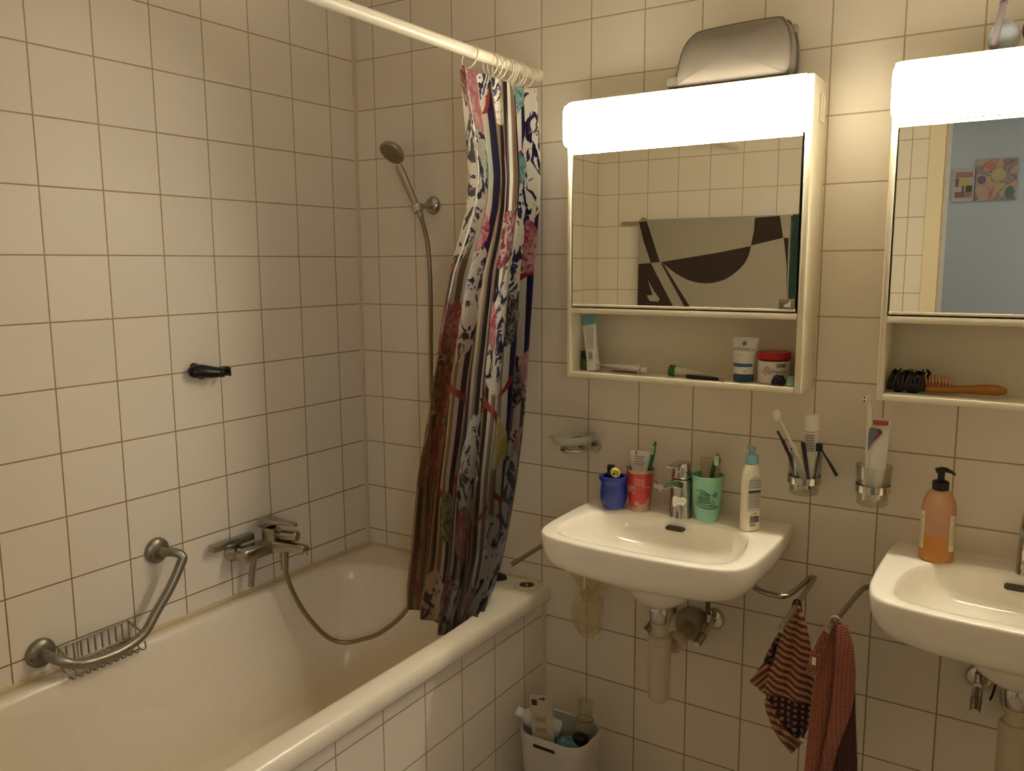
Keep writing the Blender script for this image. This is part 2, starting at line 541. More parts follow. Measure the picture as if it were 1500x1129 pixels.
part('nozzles', nd, mat('nozzle_rubber', '3c362c', .6), pl)
hose = catmull([cc - ax*.028, (.311, -.056, 1.61), (.322, -.052, 1.554), (.327, -.05, 1.434), (.322, -.047, 1.25), (.318, -.046, 1.05), (.322, -.05, .88), (.345, -.08, .72), (.375, -.165, .59), (.358, -.235, .495), (.300, -.277, .432), (.245, -.302, .405), (.20, -.336, .398), (.165, -.372, .425), (.128, -.415, .505), (.108, -.445, .590), (.100, -.455, .650)], 8)
part('hose', MB().tube(hose, .0065, 12), M_hose, hs)
# ------------------------------------------------------------------ curtain rod, rings
rod = thing('shower_rod', 'white shower curtain rod above the bathtub', 'curtain rod', (.672, -.96, 2.003))
part('pole', MB().cyl((.672, YF+.001, 2.000), (.672, -.001, 2.004), .0140, seg=24), M_rod, rod)
for y, s in ((-.0005, -1), (YF+.0005, 1)):
    part('end_flange', MB().lathe([(.0172, 0), (.0172, .012), (.0145, .014)], (.672, y, 2.003), (0, s, 0), 24, True, True), M_rod, rod)
ringy = [-.318, -.232, -.212, -.190, -.160, -.150, -.138, -.108, -.097, -.060]
ring0 = None
for i, y in enumerate(ringy):
    tl = [.9, .12, -.10, .25, .1, -.1, .2, .15, -.15, .35][i]
    pts = []
    for k in range(26):
        a = 2*PI*k/26
        pts.append((.672 + .0225*math.cos(a), y + .026*math.sin(a)*math.tan(tl*.5), 1.9905 + .028*math.sin(a)))
    solo('curtain_ring', MB().tube(pts, .0021, 8, closed=True), M_rod,
         'white plastic curtain ring hooked on the rod, first from the left' if i == 0 else
         ('white plastic curtain ring on the rod nearest the back wall' if i == 9 else 'white plastic curtain ring bunched on the rod over the curtain'),
         'curtain ring', (.672, y, 1.99), 'curtain rings on the shower rod')

# ------------------------------------------------------------------ shower curtain
def curtain_mat():
    k = NT('curtain_print')
    uv = k.coord('UV')
    sp = k.n('ShaderNodeSeparateXYZ'); k.t.links.new(uv, sp.inputs[0])
    u, v = sp.outputs[0], sp.outputs[1]
    ph = k.math('FRACT', k.math('DIVIDE', u, .125))
    W, NV, TN, BG = lin('f0eadb'), lin('1b1650'), lin('8d7357'), lin('c7b798')
    st = k.ramp(ph, [(0, W), (.15, NV), (.37, BG), (.48, TN), (.57, lin('120d1c')), (.74, W), (.85, TN)], True)
    # warped coordinates for hand-painted motifs
    n1 = k.noise(uv, 9., 3.)
    wv = k.n('ShaderNodeVectorMath', operation='ADD')
    sc = k.n('ShaderNodeVectorMath', operation='SCALE'); k.t.links.new(n1.outputs[1], sc.inputs[0]); sc.inputs['Scale'].default_value = .07
    k.t.links.new(uv, wv.inputs[0]); k.t.links.new(sc.outputs[0], wv.inputs[1])
    sq = k.n('ShaderNodeVectorMath', operation='MULTIPLY'); k.t.links.new(wv.outputs[0], sq.inputs[0]); sq.inputs[1].default_value = (1.35, .8, 1)
    def cells(scale, off):
        ad = k.n('ShaderNodeVectorMath', operation='ADD'); k.t.links.new(sq.outputs[0], ad.inputs[0]); ad.inputs[1].default_value = (off, off*.7, 0)
        vo = k.n('ShaderNodeTexVoronoi'); vo.voronoi_dimensions = '2D'
        vo.inputs['Scale'].default_value = scale; vo.inputs['Randomness'].default_value = .8
        k.t.links.new(ad.outputs[0], vo.inputs['Vector'])
        s2 = k.n('ShaderNodeSeparateColor'); k.t.links.new(vo.outputs['Color'], s2.inputs[0])
        return vo.outputs['Distance'], s2.outputs[0], s2.outputs[1]
    col = st
    # red ribbons
    vr = k.n('ShaderNodeTexVoronoi'); vr.voronoi_dimensions = '2D'; vr.feature = 'DISTANCE_TO_EDGE'
    vr.inputs['Scale'].default_value = 4.2; k.t.links.new(sq.outputs[0], vr.inputs['Vector'])
    rm = k.math('MULTIPLY', k.math('LESS_THAN', vr.outputs['Distance'], .034), k.math('GREATER_THAN', k.noise(uv, 5.3, 1.).outputs[0], .50))
    col = k.mix(rm, col, lin('b0352a'))
    # white medallions with blue ornament
    d, r, g2 = cells(3.6, 1.7)
    mm = k.math('MULTIPLY', k.math('LESS_THAN', d, .46), k.math('GREATER_THAN', r, .42))
    orn = k.noise(sq.outputs[0], 15., 4., .6, 1.8)
    blue = k.ramp(orn.outputs[0], [(0, lin('0d0d2e')), (.42, lin('1f2360')), (.47, lin('f2eddf')), (.60, lin('f2eddf')), (.66, lin('2b3a84')), (.70, lin('111134'))], True)
    col = k.mix(mm, col, blue)
    # roses, leaves, yellow and teal daubs
    d2, r2, g3 = cells(6.6, 3.3)
    fl = k.ramp(r2, [(0, lin('b83f57')), (.26, lin('d98a98')), (.40, lin('7d1d2c')), (.52, lin('2f5f22')), (.68, lin('8ea03a')), (.78, lin('d2c04a')), (.86, lin('3f8c8a')), (.93, lin('0f0c14'))], True)
    shade = k.noise(sq.outputs[0], 38., 2., .6, 1.5)
    fl = k.mix(k.rng(shade.outputs[0], .42, .62), fl, k.mix(.5, fl, (1, .95, .9, 1)))
    fm2 = k.math('MULTIPLY', k.math('LESS_THAN', d2, .40), k.math('GREATER_THAN', g3, .60))
    col = k.mix(fm2, col, fl)
    # muted ochre reverse side towards the free edge and hem, back-lit glow painted in
    e1 = k.rng(u, .20, .42, 1, 0, True)
    e2 = k.rng(v, .40, .75, 0, 1, True)
    rev = k.math('MULTIPLY', e1, e2)
    och = k.mix(.9, col, lin('86602a'), 'MULTIPLY')
    och = k.mix(.22, och, lin('5a4218'))
    col = k.mix(k.math('MULTIPLY', rev, 1.), col, och)
    dk = k.rng(v, .15, 1.1, 0, .88)  # shading towards the hem, painted into the print colour
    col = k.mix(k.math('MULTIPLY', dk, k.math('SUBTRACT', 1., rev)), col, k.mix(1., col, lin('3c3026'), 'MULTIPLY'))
    k.put(k.b.inputs['Base Color'], col)
    k.b.inputs['Roughness'].default_value = .30
    tl = k.n('ShaderNodeBsdfTranslucent'); k.put(tl.inputs[0], k.mix(.25, col, lin('d8c49a')))
    ms = k.n('ShaderNodeMixShader'); ms.inputs[0].default_value = .22
    k.t.links.new(k.b.outputs[0], ms.inputs[1]); k.t.links.new(tl.outputs[0], ms.inputs[2]); k.t.links.new(ms.outputs[0], k.out.inputs[0])
    return k.m

def lerp(tab, z):
    tab = sorted(tab)
    if z <= tab[0][0]: return tab[0][1:]
    for a, b in zip(tab, tab[1:]):
        if z <= b[0]:
            t = (z - a[0]) / (b[0] - a[0])
            return [x + (y - x)*t for x, y in zip(a[1:], b[1:])]
    return tab[-1][1:]
Lk = [(1.962, .672, -.362), (1.837, .668, -.325), (1.721, .66, -.292), (1.646, .650, -.290), (1.570, .635, -.306), (1.478, .61, -.326), (1.34, .585, -.339), (1.20, .56, -.348), (1.035, .53, -.350), (.941, .51, -.351), (.736, .46, -.323), (.602, .42, -.297), (.50, .385, -.262)]
Rk = [(1.962, .672, -.012), (1.57, .666, -.016), (1.28, .652, -.018), (1.086, .640, -.026), (.889, .625, -.048), (.715, .612, -.085), (.62, .618, -.16), (.575, .630, -.235), (.50, .625, -.25)]
Bk = [(1.962, .0, .0), (1.5, .0, -.0), (1.2, .015, -.015), (.9, .05, -.05), (.6, .095, -.075), (.50, .095, -.070)]
NU, NVV = 300, 70
rows, uvs = [], []
for j in range(NVV + 1):
    t = j / NVV
    row, uvr = [], []
    for i in range(NU + 1):
        s = i / NU
        zb = .505 + .012*math.sin(s*9) + .02*(1-s)*(s < .3)
        z = 1.962 + (zb - 1.962) * t
        lx, ly = lerp(Lk, z); rx, ry = lerp(Rk, z); bx, by = lerp(Bk, z)
        q = s
        w = 4*q*(1-q)
        base = V((lx + (rx-lx)*q + bx*w, ly + (ry-ly)*q + by*w, z))
        d = V((rx-lx + bx*4*(1-2*q), ry-ly + by*4*(1-2*q), 0)).normalized()
        nrm = V((-d.y, d.x, 0)) * -1
        L = 2*PI*7.0*(s + .03*math.sin(5*s + 1.3)) + 1.1*math.sin(3.1*t + 6*s)*t
        amp = (.021 + .009*math.sin(s*7 + 1))*(1 - .25*t)*(1 - .55*t*max(0, 1 - s*2.2)) * min(1, .55 + t*3) * min(1, s*14 + .35) * min(1, (1-s)*14 + .25)
        f = math.sin(L)
        f2 = .35*math.sin(L*.5 + 2*t + 1)
        along = .010*math.cos(L)*(1 - .3*t)*math.sin(s*PI)
        p = base + nrm*(amp*(f + f2)) + d*along
        p.y = min(p.y, -.004)
        row.append(p); uvr.append((s*1.02, t*1.46))
    rows.append(row); uvs.append(uvr)
cu = thing('shower_curtain', 'striped floral vinyl shower curtain gathered at the back wall, hem inside the tub', 'shower curtain', (.66, -.18, 1.96))
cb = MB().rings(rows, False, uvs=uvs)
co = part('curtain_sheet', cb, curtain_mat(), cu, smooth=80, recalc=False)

# ------------------------------------------------------------------ strainer and stopper on the tub corner
st = thing('drain_strainer', 'round cream drain strainer lying on the tub corner', 'strainer', (.664, -.055, .573))
part('dish', MB().lathe([(.0, .004), (.017, .003), (.020, .007), (.0345, .010), (.037, .006), (.036, .0), (.0, .0)], (.664, -.055, .5725), seg=32), mat('strainer_plastic', 'd8cba8', .4), st)
sl = MB()
for k in range(16):
    a = 2*PI*k/16
    c, s = math.cos(a), math.sin(a)
    M = Matrix.Translation((.664, -.055, .5795)) @ Matrix.Rotation(a, 4, 'Z')
    sl.box((.0080, -.0009, -.0058), (.0235, .0009, .0030 if False else .0012), M=M)
part('slots', sl, mat('slot_shadow', '5c4a30', .6), st)
stp = MB().lathe([(.0, .016), (.006, .016), (.008, .009), (.022, .007), (.026, 0), (.0, 0)], (.556, -.040, .5725), seg=24)
solo('bath_plug', stp, mat('black_rubber', '15100e', .5), 'black rubber bath plug on the tub edge behind the curtain', 'plug', (.556, -.040, .5725))

# ------------------------------------------------------------------ washbasins
BX = 1.139
half = [(-.256, 0), (-.260, -.05), (-.262, -.11), (-.2625, -.18), (-.2615, -.25), (-.258, -.31), (-.246, -.358), (-.218, -.388), (-.165, -.404), (-.085, -.412), (0, -.414)]
curve = [(p.x, p.y) for p in catmull([(x, y, 0) for x, y in half], 8)]
full = curve + [(-x, y) for x, y in curve[::-1][1:]]
bhalf = [(0, -.080), (-.10, -.084), (-.160, -.108), (-.195, -.155), (-.211, -.22), (-.216, -.28), (-.210, -.330), (-.182, -.364), (-.11, -.380), (0, -.386)]
bc = [(p.x, p.y) for p in catmull([(x, y, 0) for x, y in bhalf], 8)]
basin_poly = bc + [(-x, y) for x, y in bc[::-1][1:-1]]
C0 = (0., -.22)
NA = 120
aa = sorted([2*PI*i/NA for i in range(NA)] + [math.atan2(.22, .256) % (2*PI), math.atan2(.22, -.256) % (2*PI)])
OO = polar(full, C0, aa)
BB = polar(basin_poly, C0, aa)
def ins(k, z, sy0=True):
    out = []
    for p in OO:
        d = (p - V(C0)); L = d.length
        q = V(C0) + d * ((L - k) / L)
        if p.y > -.004: q.y = 0 if k < .03 else q.y
        out.append(V((BX + q.x, q.y, z)))
    return out
def ell(r, z, c=(0., -.235), ry=None):
    ry = ry or r
    return [V((BX + c[0] + r*math.cos(a), c[1] + ry*math.sin(a), z)) for a in aa]
def blend(A, B, t, z):
    return [V((a.x*(1-t) + b.x*t, a.y*(1-t) + b.y*t, z)) for a, b in zip(A, B)]
O0 = ins(0, 0)
E2 = ell(.092, 0, (0, -.205))
wl = [ell(.026, .676, (0, -.205)), ell(.036, .680, (0, -.205)), ell(.052, .691, (0, -.205)), ell(.072, .706, (0, -.205)), ell(.081, .722, (0, -.205)), blend(E2, O0, .02, .744), blend(E2, O0, .10, .752), blend(E2, O0, .30, .759), blend(E2, O0, .55, .768), blend(E2, O0, .76, .780), blend(E2, O0, .90, .795), ins(.010, .810), ins(.004, .828), ins(.001, .848), ins(0, .860), ins(.0008, .8645), ins(.003, .8675), ins(.0065, .8685)]
BV = [V((BX + p.x, p.y, 0)) for p in BB]
D0 = [V((BX, -.235, 0))]*len(aa)
def bs(t, z):
    return [V((BX + (p.x - BX)*t, -.215 + (p.y + .215)*t, z)) for p in BV]
wl += [blend(ins(.0065, 0), BV, .6, .8686), blend(ins(.0065, 0), BV, .97, .8680), bs(.990, .8650), bs(.972, .854), bs(.952, .836), bs(.925, .818), bs(.86, .799), bs(.72, .785), bs(.48, .776), bs(.25, .772), bs(.10, .770)]
sink = thing('washbasin', 'white ceramic washbasin under the left mirror cabinet, holding cups and faucet', 'sink', (BX, 0, .86))
part('bowl', MB().rings(wl, True, True, True), M_ceram, sink, smooth=70)
ov = MB()
pts = [(.013*1.0 + .0055*math.cos(a) if math.cos(a) > 0 else -.013 + .0055*math.cos(a), .0055*math.sin(a)) for a in [2*PI*i/24 for i in range(24)]]
of = lambda a, c, y: V((1.129 + a*1.35, y + c*.40, .8375 + c*.95))
ov.slab(pts, lambda a, c: of(a, c, -.088), lambda a, c: of(a, c, -.0975))
part('overflow_slot', ov, mat('overflow_dark', '4a4032', .4), sink, 'dark oval overflow slot')
part('drain', MB().lathe([(.0, .003), (.016, .003), (.024, .006), (.030, .002)], (BX, -.215, .7705), seg=24), M_chrome, sink, 'chrome drain ring')
SX = .742
sink2 = copy_tree(sink, (SX, 0, 0), 'white ceramic washbasin at the right edge, holding the orange soap bottle')
rodm = MB().tube([(1.862, -.14, .735), (1.842, -.10, .60), (1.838, -.095, .585)], .0025, 8)
prd = rodm.make('drain_rod', M_dark, ORG[sink2.name]); prd.parent = sink2; prd['label'] = 'thin dark pop-up rod'

# basin mixer
fx = 1.140
bm_ = thing('basin_mixer', 'chrome single lever faucet between red cup and mint cup', 'faucet', (fx, -.085, .868))
part('body', MB().lathe([(.0290, 0), (.0290, .003), (.0280, .005), (.0276, .05), (.0262, .096), (.0250, .099)], (fx, -.085, .8685), seg=32, cap0=True, cap1=True), M_chrome, bm_)
part('seam', MB().cyl((fx, -.085, .967), (fx, -.085, .971), .0222), M_dark, bm_)
part('cap', MB().lathe([(.0250, 0), (.0255, .002), (.0215, .034), (.0200, .038), (.0, .039)], (fx, -.085, .9705), seg=32, cap0=True), M_chrome, bm_)
rs = []
for y, z, w, h in ((-.090, .948, .040, .026), (-.110, .956, .036, .020), (-.150, .968, .031, .016), (-.195, .972, .028, .014), (-.206, .972, .026, .011)):
    rs.append([V((fx - .004 + a + (y+.09)*.06, y, z + c)) for a, c in rrect(w, h, .006)])
part('spout', MB().rings(rs, True, True, True), M_chrome, bm_)
part('aerator', MB().cyl((fx-.011, -.194, .958), (fx-.011, -.194, .968), .0095), M_chromed, bm_)
part('lever', MB().box((fx-.013, -.155, 1.007), (fx+.010, -.080, 1.0125), .002), M_chrome, bm_)
copy_tree(bm_, (SX+.01, 0, 0), 'chrome faucet cut off by the right edge of the picture')

# ------------------------------------------------------------------ drain pipes and valves
sx, sy = 1.140, -.205
sp_ = thing('bottle_trap', 'pale plastic bottle trap with chrome collar under the left washbasin', 'drain pipe', (sx, 0, .55))
part('collar', MB().lathe([(.0255, .030), (.0265, .028), (.0265, -.008), (.024, -.012)], (sx, sy, .648), seg=28, cap0=True, cap1=True), M_chrome, sp_)
part('tailpipe', MB().cyl((sx, sy, .59), (sx, sy, .642), .0205, .0185).cyl((sx, sy, .628), (sx, sy, .640), .023), M_pvc, sp_)
part('trap_cup', MB().lathe([(.0, -.080), (.020, -.080), (.0265, -.072), (.028, .0), (.028, .060), (.0265, .068), (.0295, .071), (.0295, .086), (.0265, .090), (.020, .092)], (sx, sy, .512), seg=28), M_pvc, sp_)
part('waste_arm', MB().tube(catmull([(sx+.01, sy, .570), (sx+.02, sy+.035, .570), (sx+.016, -.10, .566), (sx+.010, -.002, .560)], 6), .0165, 16), mat('waste_arm_pvc', 'a98e6c', .4), sp_)
part('coupling_nut', MB().cyl((sx+.022, sy+.030, .570), (sx+.021, sy+.058, .570), .025, bev=.003), M_pvc, sp_)
part('wall_rosette', MB().lathe([(.043, 0), (.043, .02), (.038, .034), (.028, .042), (.020, .043)], (sx+.010, -.0005, .560), (0, -1, 0), 32, True, True), mat('rosette_rubber', '9c9078', .5), sp_)
copy_tree(sp_, (SX+.004, 0, 0), 'pale plastic bottle trap at the bottom right corner of the picture')

def valve(x, z, label, tipx, hose):
    v = thing('angle_valve', label, 'valve', (x, 0, z))
    part('wall_disc', MB().lathe([(.0285, 0), (.0285, .003), (.024, .010), (.012, .014)], (x, -.0005, z), (0, -1, 0), 28, True, True), M_chrome, v)
    part('body', MB().cyl((x, -.012, z), (x, -.058, z), .0095).cyl((x, -.040, z), (x + tipx*.4, -.075, z - .018), .0105).cyl((x, -.045, z-.002), (x, -.045, z+.028), .0080), M_chrome, v)
    h = part('handle', MB().cyl((x + tipx*.4, -.075, z-.018), (x + tipx, -.098, z-.034), .0115, .0105), mat('valve_handle', 'a39a8e', .2, metal=.9), v)
    e = V((x + tipx, -.098, z-.034)); d = (e - V((x + tipx*.4, -.075, z-.018))).normalized()
    part('cap', MB().cyl(e, e + d*.004, .0085), M_white, h, 'white end cap')
    if hose:
        part('supply_hose', MB().tube(catmull(hose, 6), .0058, 10), mat('braided_hose', '6b6252', .4, metal=.6), v)
    return v
valve(1.206, .583, 'chrome angle valve right of the trap under the left washbasin', -.010, [(1.206, -.045, .608), (1.205, -.05, .64), (1.222, -.07, .69), (1.25, -.09, .735)])
valve(1.075, .583, 'chrome angle valve left of the trap under the left washbasin', -.018, [(1.075, -.045, .608), (1.076, -.05, .64), (1.078, -.06, .70), (1.09, -.07, .735)])
valve(1.812, .588, 'chrome angle valve under the right washbasin', .0, [(1.812, -.045, .610), (1.812, -.05, .66), (1.815, -.06, .735)])

# ------------------------------------------------------------------ towel rails
def rail(pts, label, r=.0062):
    t = thing('towel_rail', label, 'towel rail', pts[-1])
    part('bar', MB().tube(catmull(pts, 6), r, 12), M_chromed, t)
    return t
rail([(.80, -.001, .752), (.786, -.03, .752), (.782, -.10, .752), (.784, -.20, .751), (.789, -.335, .749)], 'straight chrome towel rail left of the left washbasin, empty')
rail([(1.33, -.125, .742), (1.375, -.152, .742), (1.418, -.160, .745), (1.434, -.130, .748), (1.442, -.070, .750), (1.447, -.034, .752), (1.454, -.028, .752), (1.458, -.06, .752), (1.464, -.35, .748)], 'bent chrome towel rail right of the left washbasin, holding the striped cloth')
rail([(1.63, -.015, .752), (1.595, -.010, .752), (1.572, -.022, .752), (1.563, -.08, .752), (1.547, -.300, .748)], 'chrome towel rail left of the right washbasin, holding the pink towel')

# ------------------------------------------------------------------ cloths
def stripe_mat(name, c1, c2, per, ang=0., check=False):
    k = NT(name)
    uv = k.coord('UV')
    sp = k.n('ShaderNodeSeparateXYZ'); k.t.links.new(uv, sp.inputs[0])
    nz = k.noise(uv, 6., 2.)
    v = k.math('ADD', sp.outputs[1], k.rng(nz.outputs[0], 0, 1, -.012, .012))
    v = k.math('ADD', v, k.math('MULTIPLY', sp.outputs[0], ang))
    f = k.math('ABSOLUTE', k.math('SUBTRACT', k.math('FRACT', k.math('DIVIDE', v, per)), .5))
    m = k.rng(f, .20, .30, 0, 1, True)
    if check:
        f2 = k.math('ABSOLUTE', k.math('SUBTRACT', k.math('FRACT', k.math('DIVIDE', sp.outputs[0], per)), .5))
        m = k.math('MULTIPLY', m, k.rng(f2, .22, .30, 0, 1, True))
    k.put(k.b.inputs['Base Color'], k.mix(m, lin(c1), lin(c2)))
    k.b.inputs['Roughness'].default_value = .9
    k.b.inputs['Sheen Weight'].default_value = .2
    k.bump(k.noise(uv, 400., 2.).outputs[0], .5, .001)
    return k.m
def sheet(L, R, yl, yr, ripple=.006, n=18, seg=5, ph=0., fold=2.2):
    """cloth between two edge polylines (x,z) -> MB with uv"""
    Lc = catmull([(x, 0, z) for x, z in L], seg); Rc = catmull([(x, 0, z) for x, z in R], seg)
    m = max(len(Lc), len(Rc))
    def res(P):
        return [P[min(int(i*(len(P)-1)/(m-1)), len(P)-1)] for i in range(m)]
    Lc, Rc = res(Lc), res(Rc)
    rows, uvs = [], []
    for j in range(m):
        t = j/(m-1); row, uu = [], []
        for i in range(n+1):
            s = i/n
            p = Lc[j].lerp(Rc[j], s)
            y = yl + (yr-yl)*s + ripple*math.sin(s*PI*fold*2 + ph + t*2)*(.3 + .7*t)
            row.append(V((p.x, y, p.z))); uu.append(((p.x-1.3), p.z))
        rows.append(row); uvs.append(uu)
    return MB().rings(rows, False, uvs=uvs)
wc = thing('washcloth', 'brown and tan striped washcloth with dark checks on the bent towel rail', 'washcloth', (1.46, -.20, .75))
Mst = stripe_mat('cloth_stripes', 'b08060', '5e3226', .016, .35)
Mst2 = stripe_mat('cloth_stripes_steep', 'b08060', '5e3226', .018, -1.1)
Mck = stripe_mat('cloth_check', '2a1620', 'a06a58', .015, 0., True)
o = part('front_fold', sheet([(1.457, .752), (1.436, .695), (1.420, .62), (1.405, .565), (1.398, .532)], [(1.468, .748), (1.485, .70), (1.497, .645), (1.505, .585), (1.510, .525)], -.215, -.205), Mst, wc, 'striped front fold'); solidify(o, .003)
o = part('left_fold', sheet([(1.452, .750), (1.424, .68), (1.405, .635), (1.392, .60)], [(1.458, .745), (1.446, .68), (1.428, .60), (1.412, .545)], -.195, -.190, ph=1.), Mck, wc, 'checked left fold'); solidify(o, .003)
o = part('left_corner', sheet([(1.394, .600), (1.376, .565), (1.360, .540)], [(1.418, .575), (1.412, .545), (1.402, .510)], -.198, -.192, .003), Mst2, wc, 'striped left corner'); solidify(o, .003)
o = part('lower_check', sheet([(1.400, .545), (1.398, .515), (1.404, .49), (1.43, .455), (1.455, .425)], [(1.506, .54), (1.508, .515), (1.503, .48), (1.492, .455), (1.486, .435)], -.192, -.188, ph=2.), Mck, wc, 'dark checked lower fold'); solidify(o, .003)
o = part('lower_corner', sheet([(1.398, .508), (1.403, .475), (1.425, .43), (1.462, .392)], [(1.412, .495), (1.430, .466), (1.462, .432), (1.486, .425)], -.201, -.196, .003), Mst, wc, 'striped lower corner'); solidify(o, .003)
part('hanging_loop', MB().tube(catmull([(1.452, -.205, .742), (1.455, -.205, .757), (1.463, -.205, .762), (1.468, -.203, .752), (1.470, -.205, .730), (1.466, -.207, .690)], 5), .0025, 8), mat('loop_dark', '201416', .8), wc)

tw = thing('hand_towel', 'dusty pink ribbed towel hanging from the rail left of the right washbasin', 'towel', (1.55, -.25, .76))
def rib_mat(name, c1, c2):
    k = NT(name)
    uv = k.coord('UV')
    sp = k.n('ShaderNodeSeparateXYZ'); k.t.links.new(uv, sp.inputs[0])
    a = k.math('SINE', k.math('MULTIPLY', sp.outputs[1], 1100.))
    b = k.math('SINE', k.math('MULTIPLY', sp.outputs[0], 900.))
    h = k.math('ADD', a, k.math('MULTIPLY', b, .5))
    k.put(k.b.inputs['Base Color'], k.mix(k.rng(h, -1.3, 1.3), lin(c1), lin(c2)))
    k.b.inputs['Roughness'].default_value = .95
    k.b.inputs['Sheen Weight'].default_value = .3
    k.bump(h, .6, .0015)
    return k.m
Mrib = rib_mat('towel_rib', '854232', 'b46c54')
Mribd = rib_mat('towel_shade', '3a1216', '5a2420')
o = part('left_fold', sheet([(1.540, .748), (1.527, .69), (1.515, .58), (1.508, .46), (1.500, .30)], [(1.556, .745), (1.556, .66), (1.549, .54), (1.541, .42), (1.535, .29)], -.262, -.245, .006, fold=.8), Mrib, tw, 'left fold'); solidify(o, .006)
o = part('right_fold', sheet([(1.556, .75), (1.560, .66), (1.554, .54), (1.542, .42), (1.535, .29)], [(1.572, .745), (1.588, .69), (1.594, .62), (1.588, .55), (1.566, .46), (1.553, .37), (1.548, .29)], -.268, -.240, .005, fold=.7, ph=2.), Mrib, tw, 'right fold'); solidify(o, .006)
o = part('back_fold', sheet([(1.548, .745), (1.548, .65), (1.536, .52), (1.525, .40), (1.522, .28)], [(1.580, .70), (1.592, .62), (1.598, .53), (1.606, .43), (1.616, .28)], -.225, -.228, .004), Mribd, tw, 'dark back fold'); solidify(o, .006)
o = part('side_flap', sheet([(1.536, .742), (1.520, .705), (1.507, .665), (1.503, .628)], [(1.545, .735), (1.535, .69), (1.530, .655), (1.526, .630)], -.272, -.262, .003), Mrib, tw, 'small folded flap'); solidify(o, .005)
part('hanging_loop', MB().tube(catmull([(1.542, -.258, .735), (1.545, -.258, .757), (1.555, -.258, .763), (1.563, -.256, .755), (1.572, -.250, .735)], 5), .0032, 8), mat('loop_pale', 'b08674', .8), tw, 'pale hanging loop')
part('care_tag', MB().box((1.514, -.2775, .655), (1.522, -.2765, .672), M=None), M_white, tw, 'small white tag')

# pale yellow rag under the left basin
rg_ = thing('cleaning_cloth', 'sheer pale yellow cloth hanging on the wall under the left washbasin', 'cloth', (.85, -.04, .66))
k = NT('sheer_cloth')
k.b.inputs['Base Color'].default_value = lin('cdb67c'); k.b.inputs['Roughness'].default_value = .8
trn = k.n('ShaderNodeBsdfTransparent'); mx = k.n('ShaderNodeMixShader')
cn = k.noise(k.coord(), 40., 3.)
k.put(mx.inputs[0], k.rng(cn.outputs[0], .3, .7, .34, .52))
k.t.links.new(trn.outputs[0], mx.inputs[1]); k.t.links.new(k.b.outputs[0], mx.inputs[2]); k.t.links.new(mx.outputs[0], k.out.inputs[0])
Msheer = k.m
o = part('gathered_top', sheet([(.752, .682), (.785, .640), (.815, .595), (.835, .560)], [(.935, .682), (.900, .640), (.880, .600), (.862, .562)], -.030, -.028, .008, fold=2.5), Msheer, rg_)
o = part('hanging_bag', sheet([(.838, .60), (.812, .565), (.797, .525), (.800, .487), (.825, .455)], [(.850, .60), (.875, .565), (.892, .52), (.893, .487), (.868, .452)], -.034, -.036, .008, fold=1.2), Msheer, rg_)
o = part('side_lobe', sheet([(.848, .63), (.852, .595), (.870, .555), (.890, .53)], [(.880, .655), (.912, .625), (.905, .575), (.902, .535)], -.04, -.035, .006, fold=1.5), Msheer, rg_)
part('tie_string', MB().tube([(.846, -.040, .69), (.845, -.040, .655), (.844, -.042, .598)], .0022, 8), M_white, rg_, 'white tie string')

# ------------------------------------------------------------------ mirror cabinets
CX0, CX1, CZ0, CZ1, CD = .829, 1.428, 1.207, 1.899, -.118
cab = thing('mirror_cabinet', 'white lit mirror cabinet above the left washbasin, grey pouch on top', 'mirror cabinet', (CX0, 0, CZ0))
th = .012
part('side_panel', MB().box((CX0, CD, CZ0), (CX0+th, -.0005, CZ1), .002), M_cab, cab)
part('side_panel', MB().box((CX1-.016, CD, CZ0), (CX1, -.0005, CZ1), .004), M_cab, cab)
part('bottom_board', MB().box((CX0+th, CD, CZ0+.0005), (CX1-.016, -.0005, CZ0+.0135), .001), M_cab, cab)
part('divider_board', MB().box((CX0+th, CD, 1.373), (CX1-.016, -.008, 1.387), .001), M_cab, cab)
part('top_board', MB().box((CX0+th, CD-.003, CZ1-.006), (CX1-.016, -.0005, CZ1-.0002)), M_cab, cab)
part('light_shelf', MB().box((CX0+th, CD+.004, 1.779), (CX1-.016, -.008, 1.786)), M_cab, cab)
part('back_panel', MB().box((CX0+th, -.008, CZ0+.013), (CX1-.016, -.001, CZ1-.012)), M_cabin, cab)
dx0, dx1 = CX0+th+.003, CX1-.016-.004
dr = part('mirror_door', MB().box((dx0, CD+.004, 1.3905), (dx1, CD+.016, 1.7765)), M_dark, cab)
part('door_strip', MB().box((dx0, CD-.0015, 1.3905), (dx1, CD+.005, 1.3965), .0008), M_cab, dr, 'white lower edge strip')
part('door_strip', MB().box((dx0, CD-.0015, 1.7695), (dx1, CD+.005, 1.7760), .0008), M_cab, dr, 'white upper edge strip')
part('mirror', MB().box((dx0+.0008, CD+.0005, 1.3966), (dx1-.0008, CD+.0042, 1.7694)), M_mirror, dr, smooth=0)
fp = part('finger_pull', MB().box((dx1-.036, CD-.0028, 1.3966), (dx1-.003, CD+.0002, 1.4185), .0006), mat('pull_metal', '8d8468', .3, metal=.6), dr)
part('pull_notch', MB().slab([(-.010, -.006), (.004, -.007), (.004, .009), (.002, .009), (-.001, .004), (-.009, -.001)], lambda a, c: V((dx1-.014+a*1.1, CD-.0032, 1.4065+c*.9)), lambda a, c: V((dx1-.014+a*1.1, CD-.0024, 1.4065+c*.9))), M_white, fp, 'white notch')
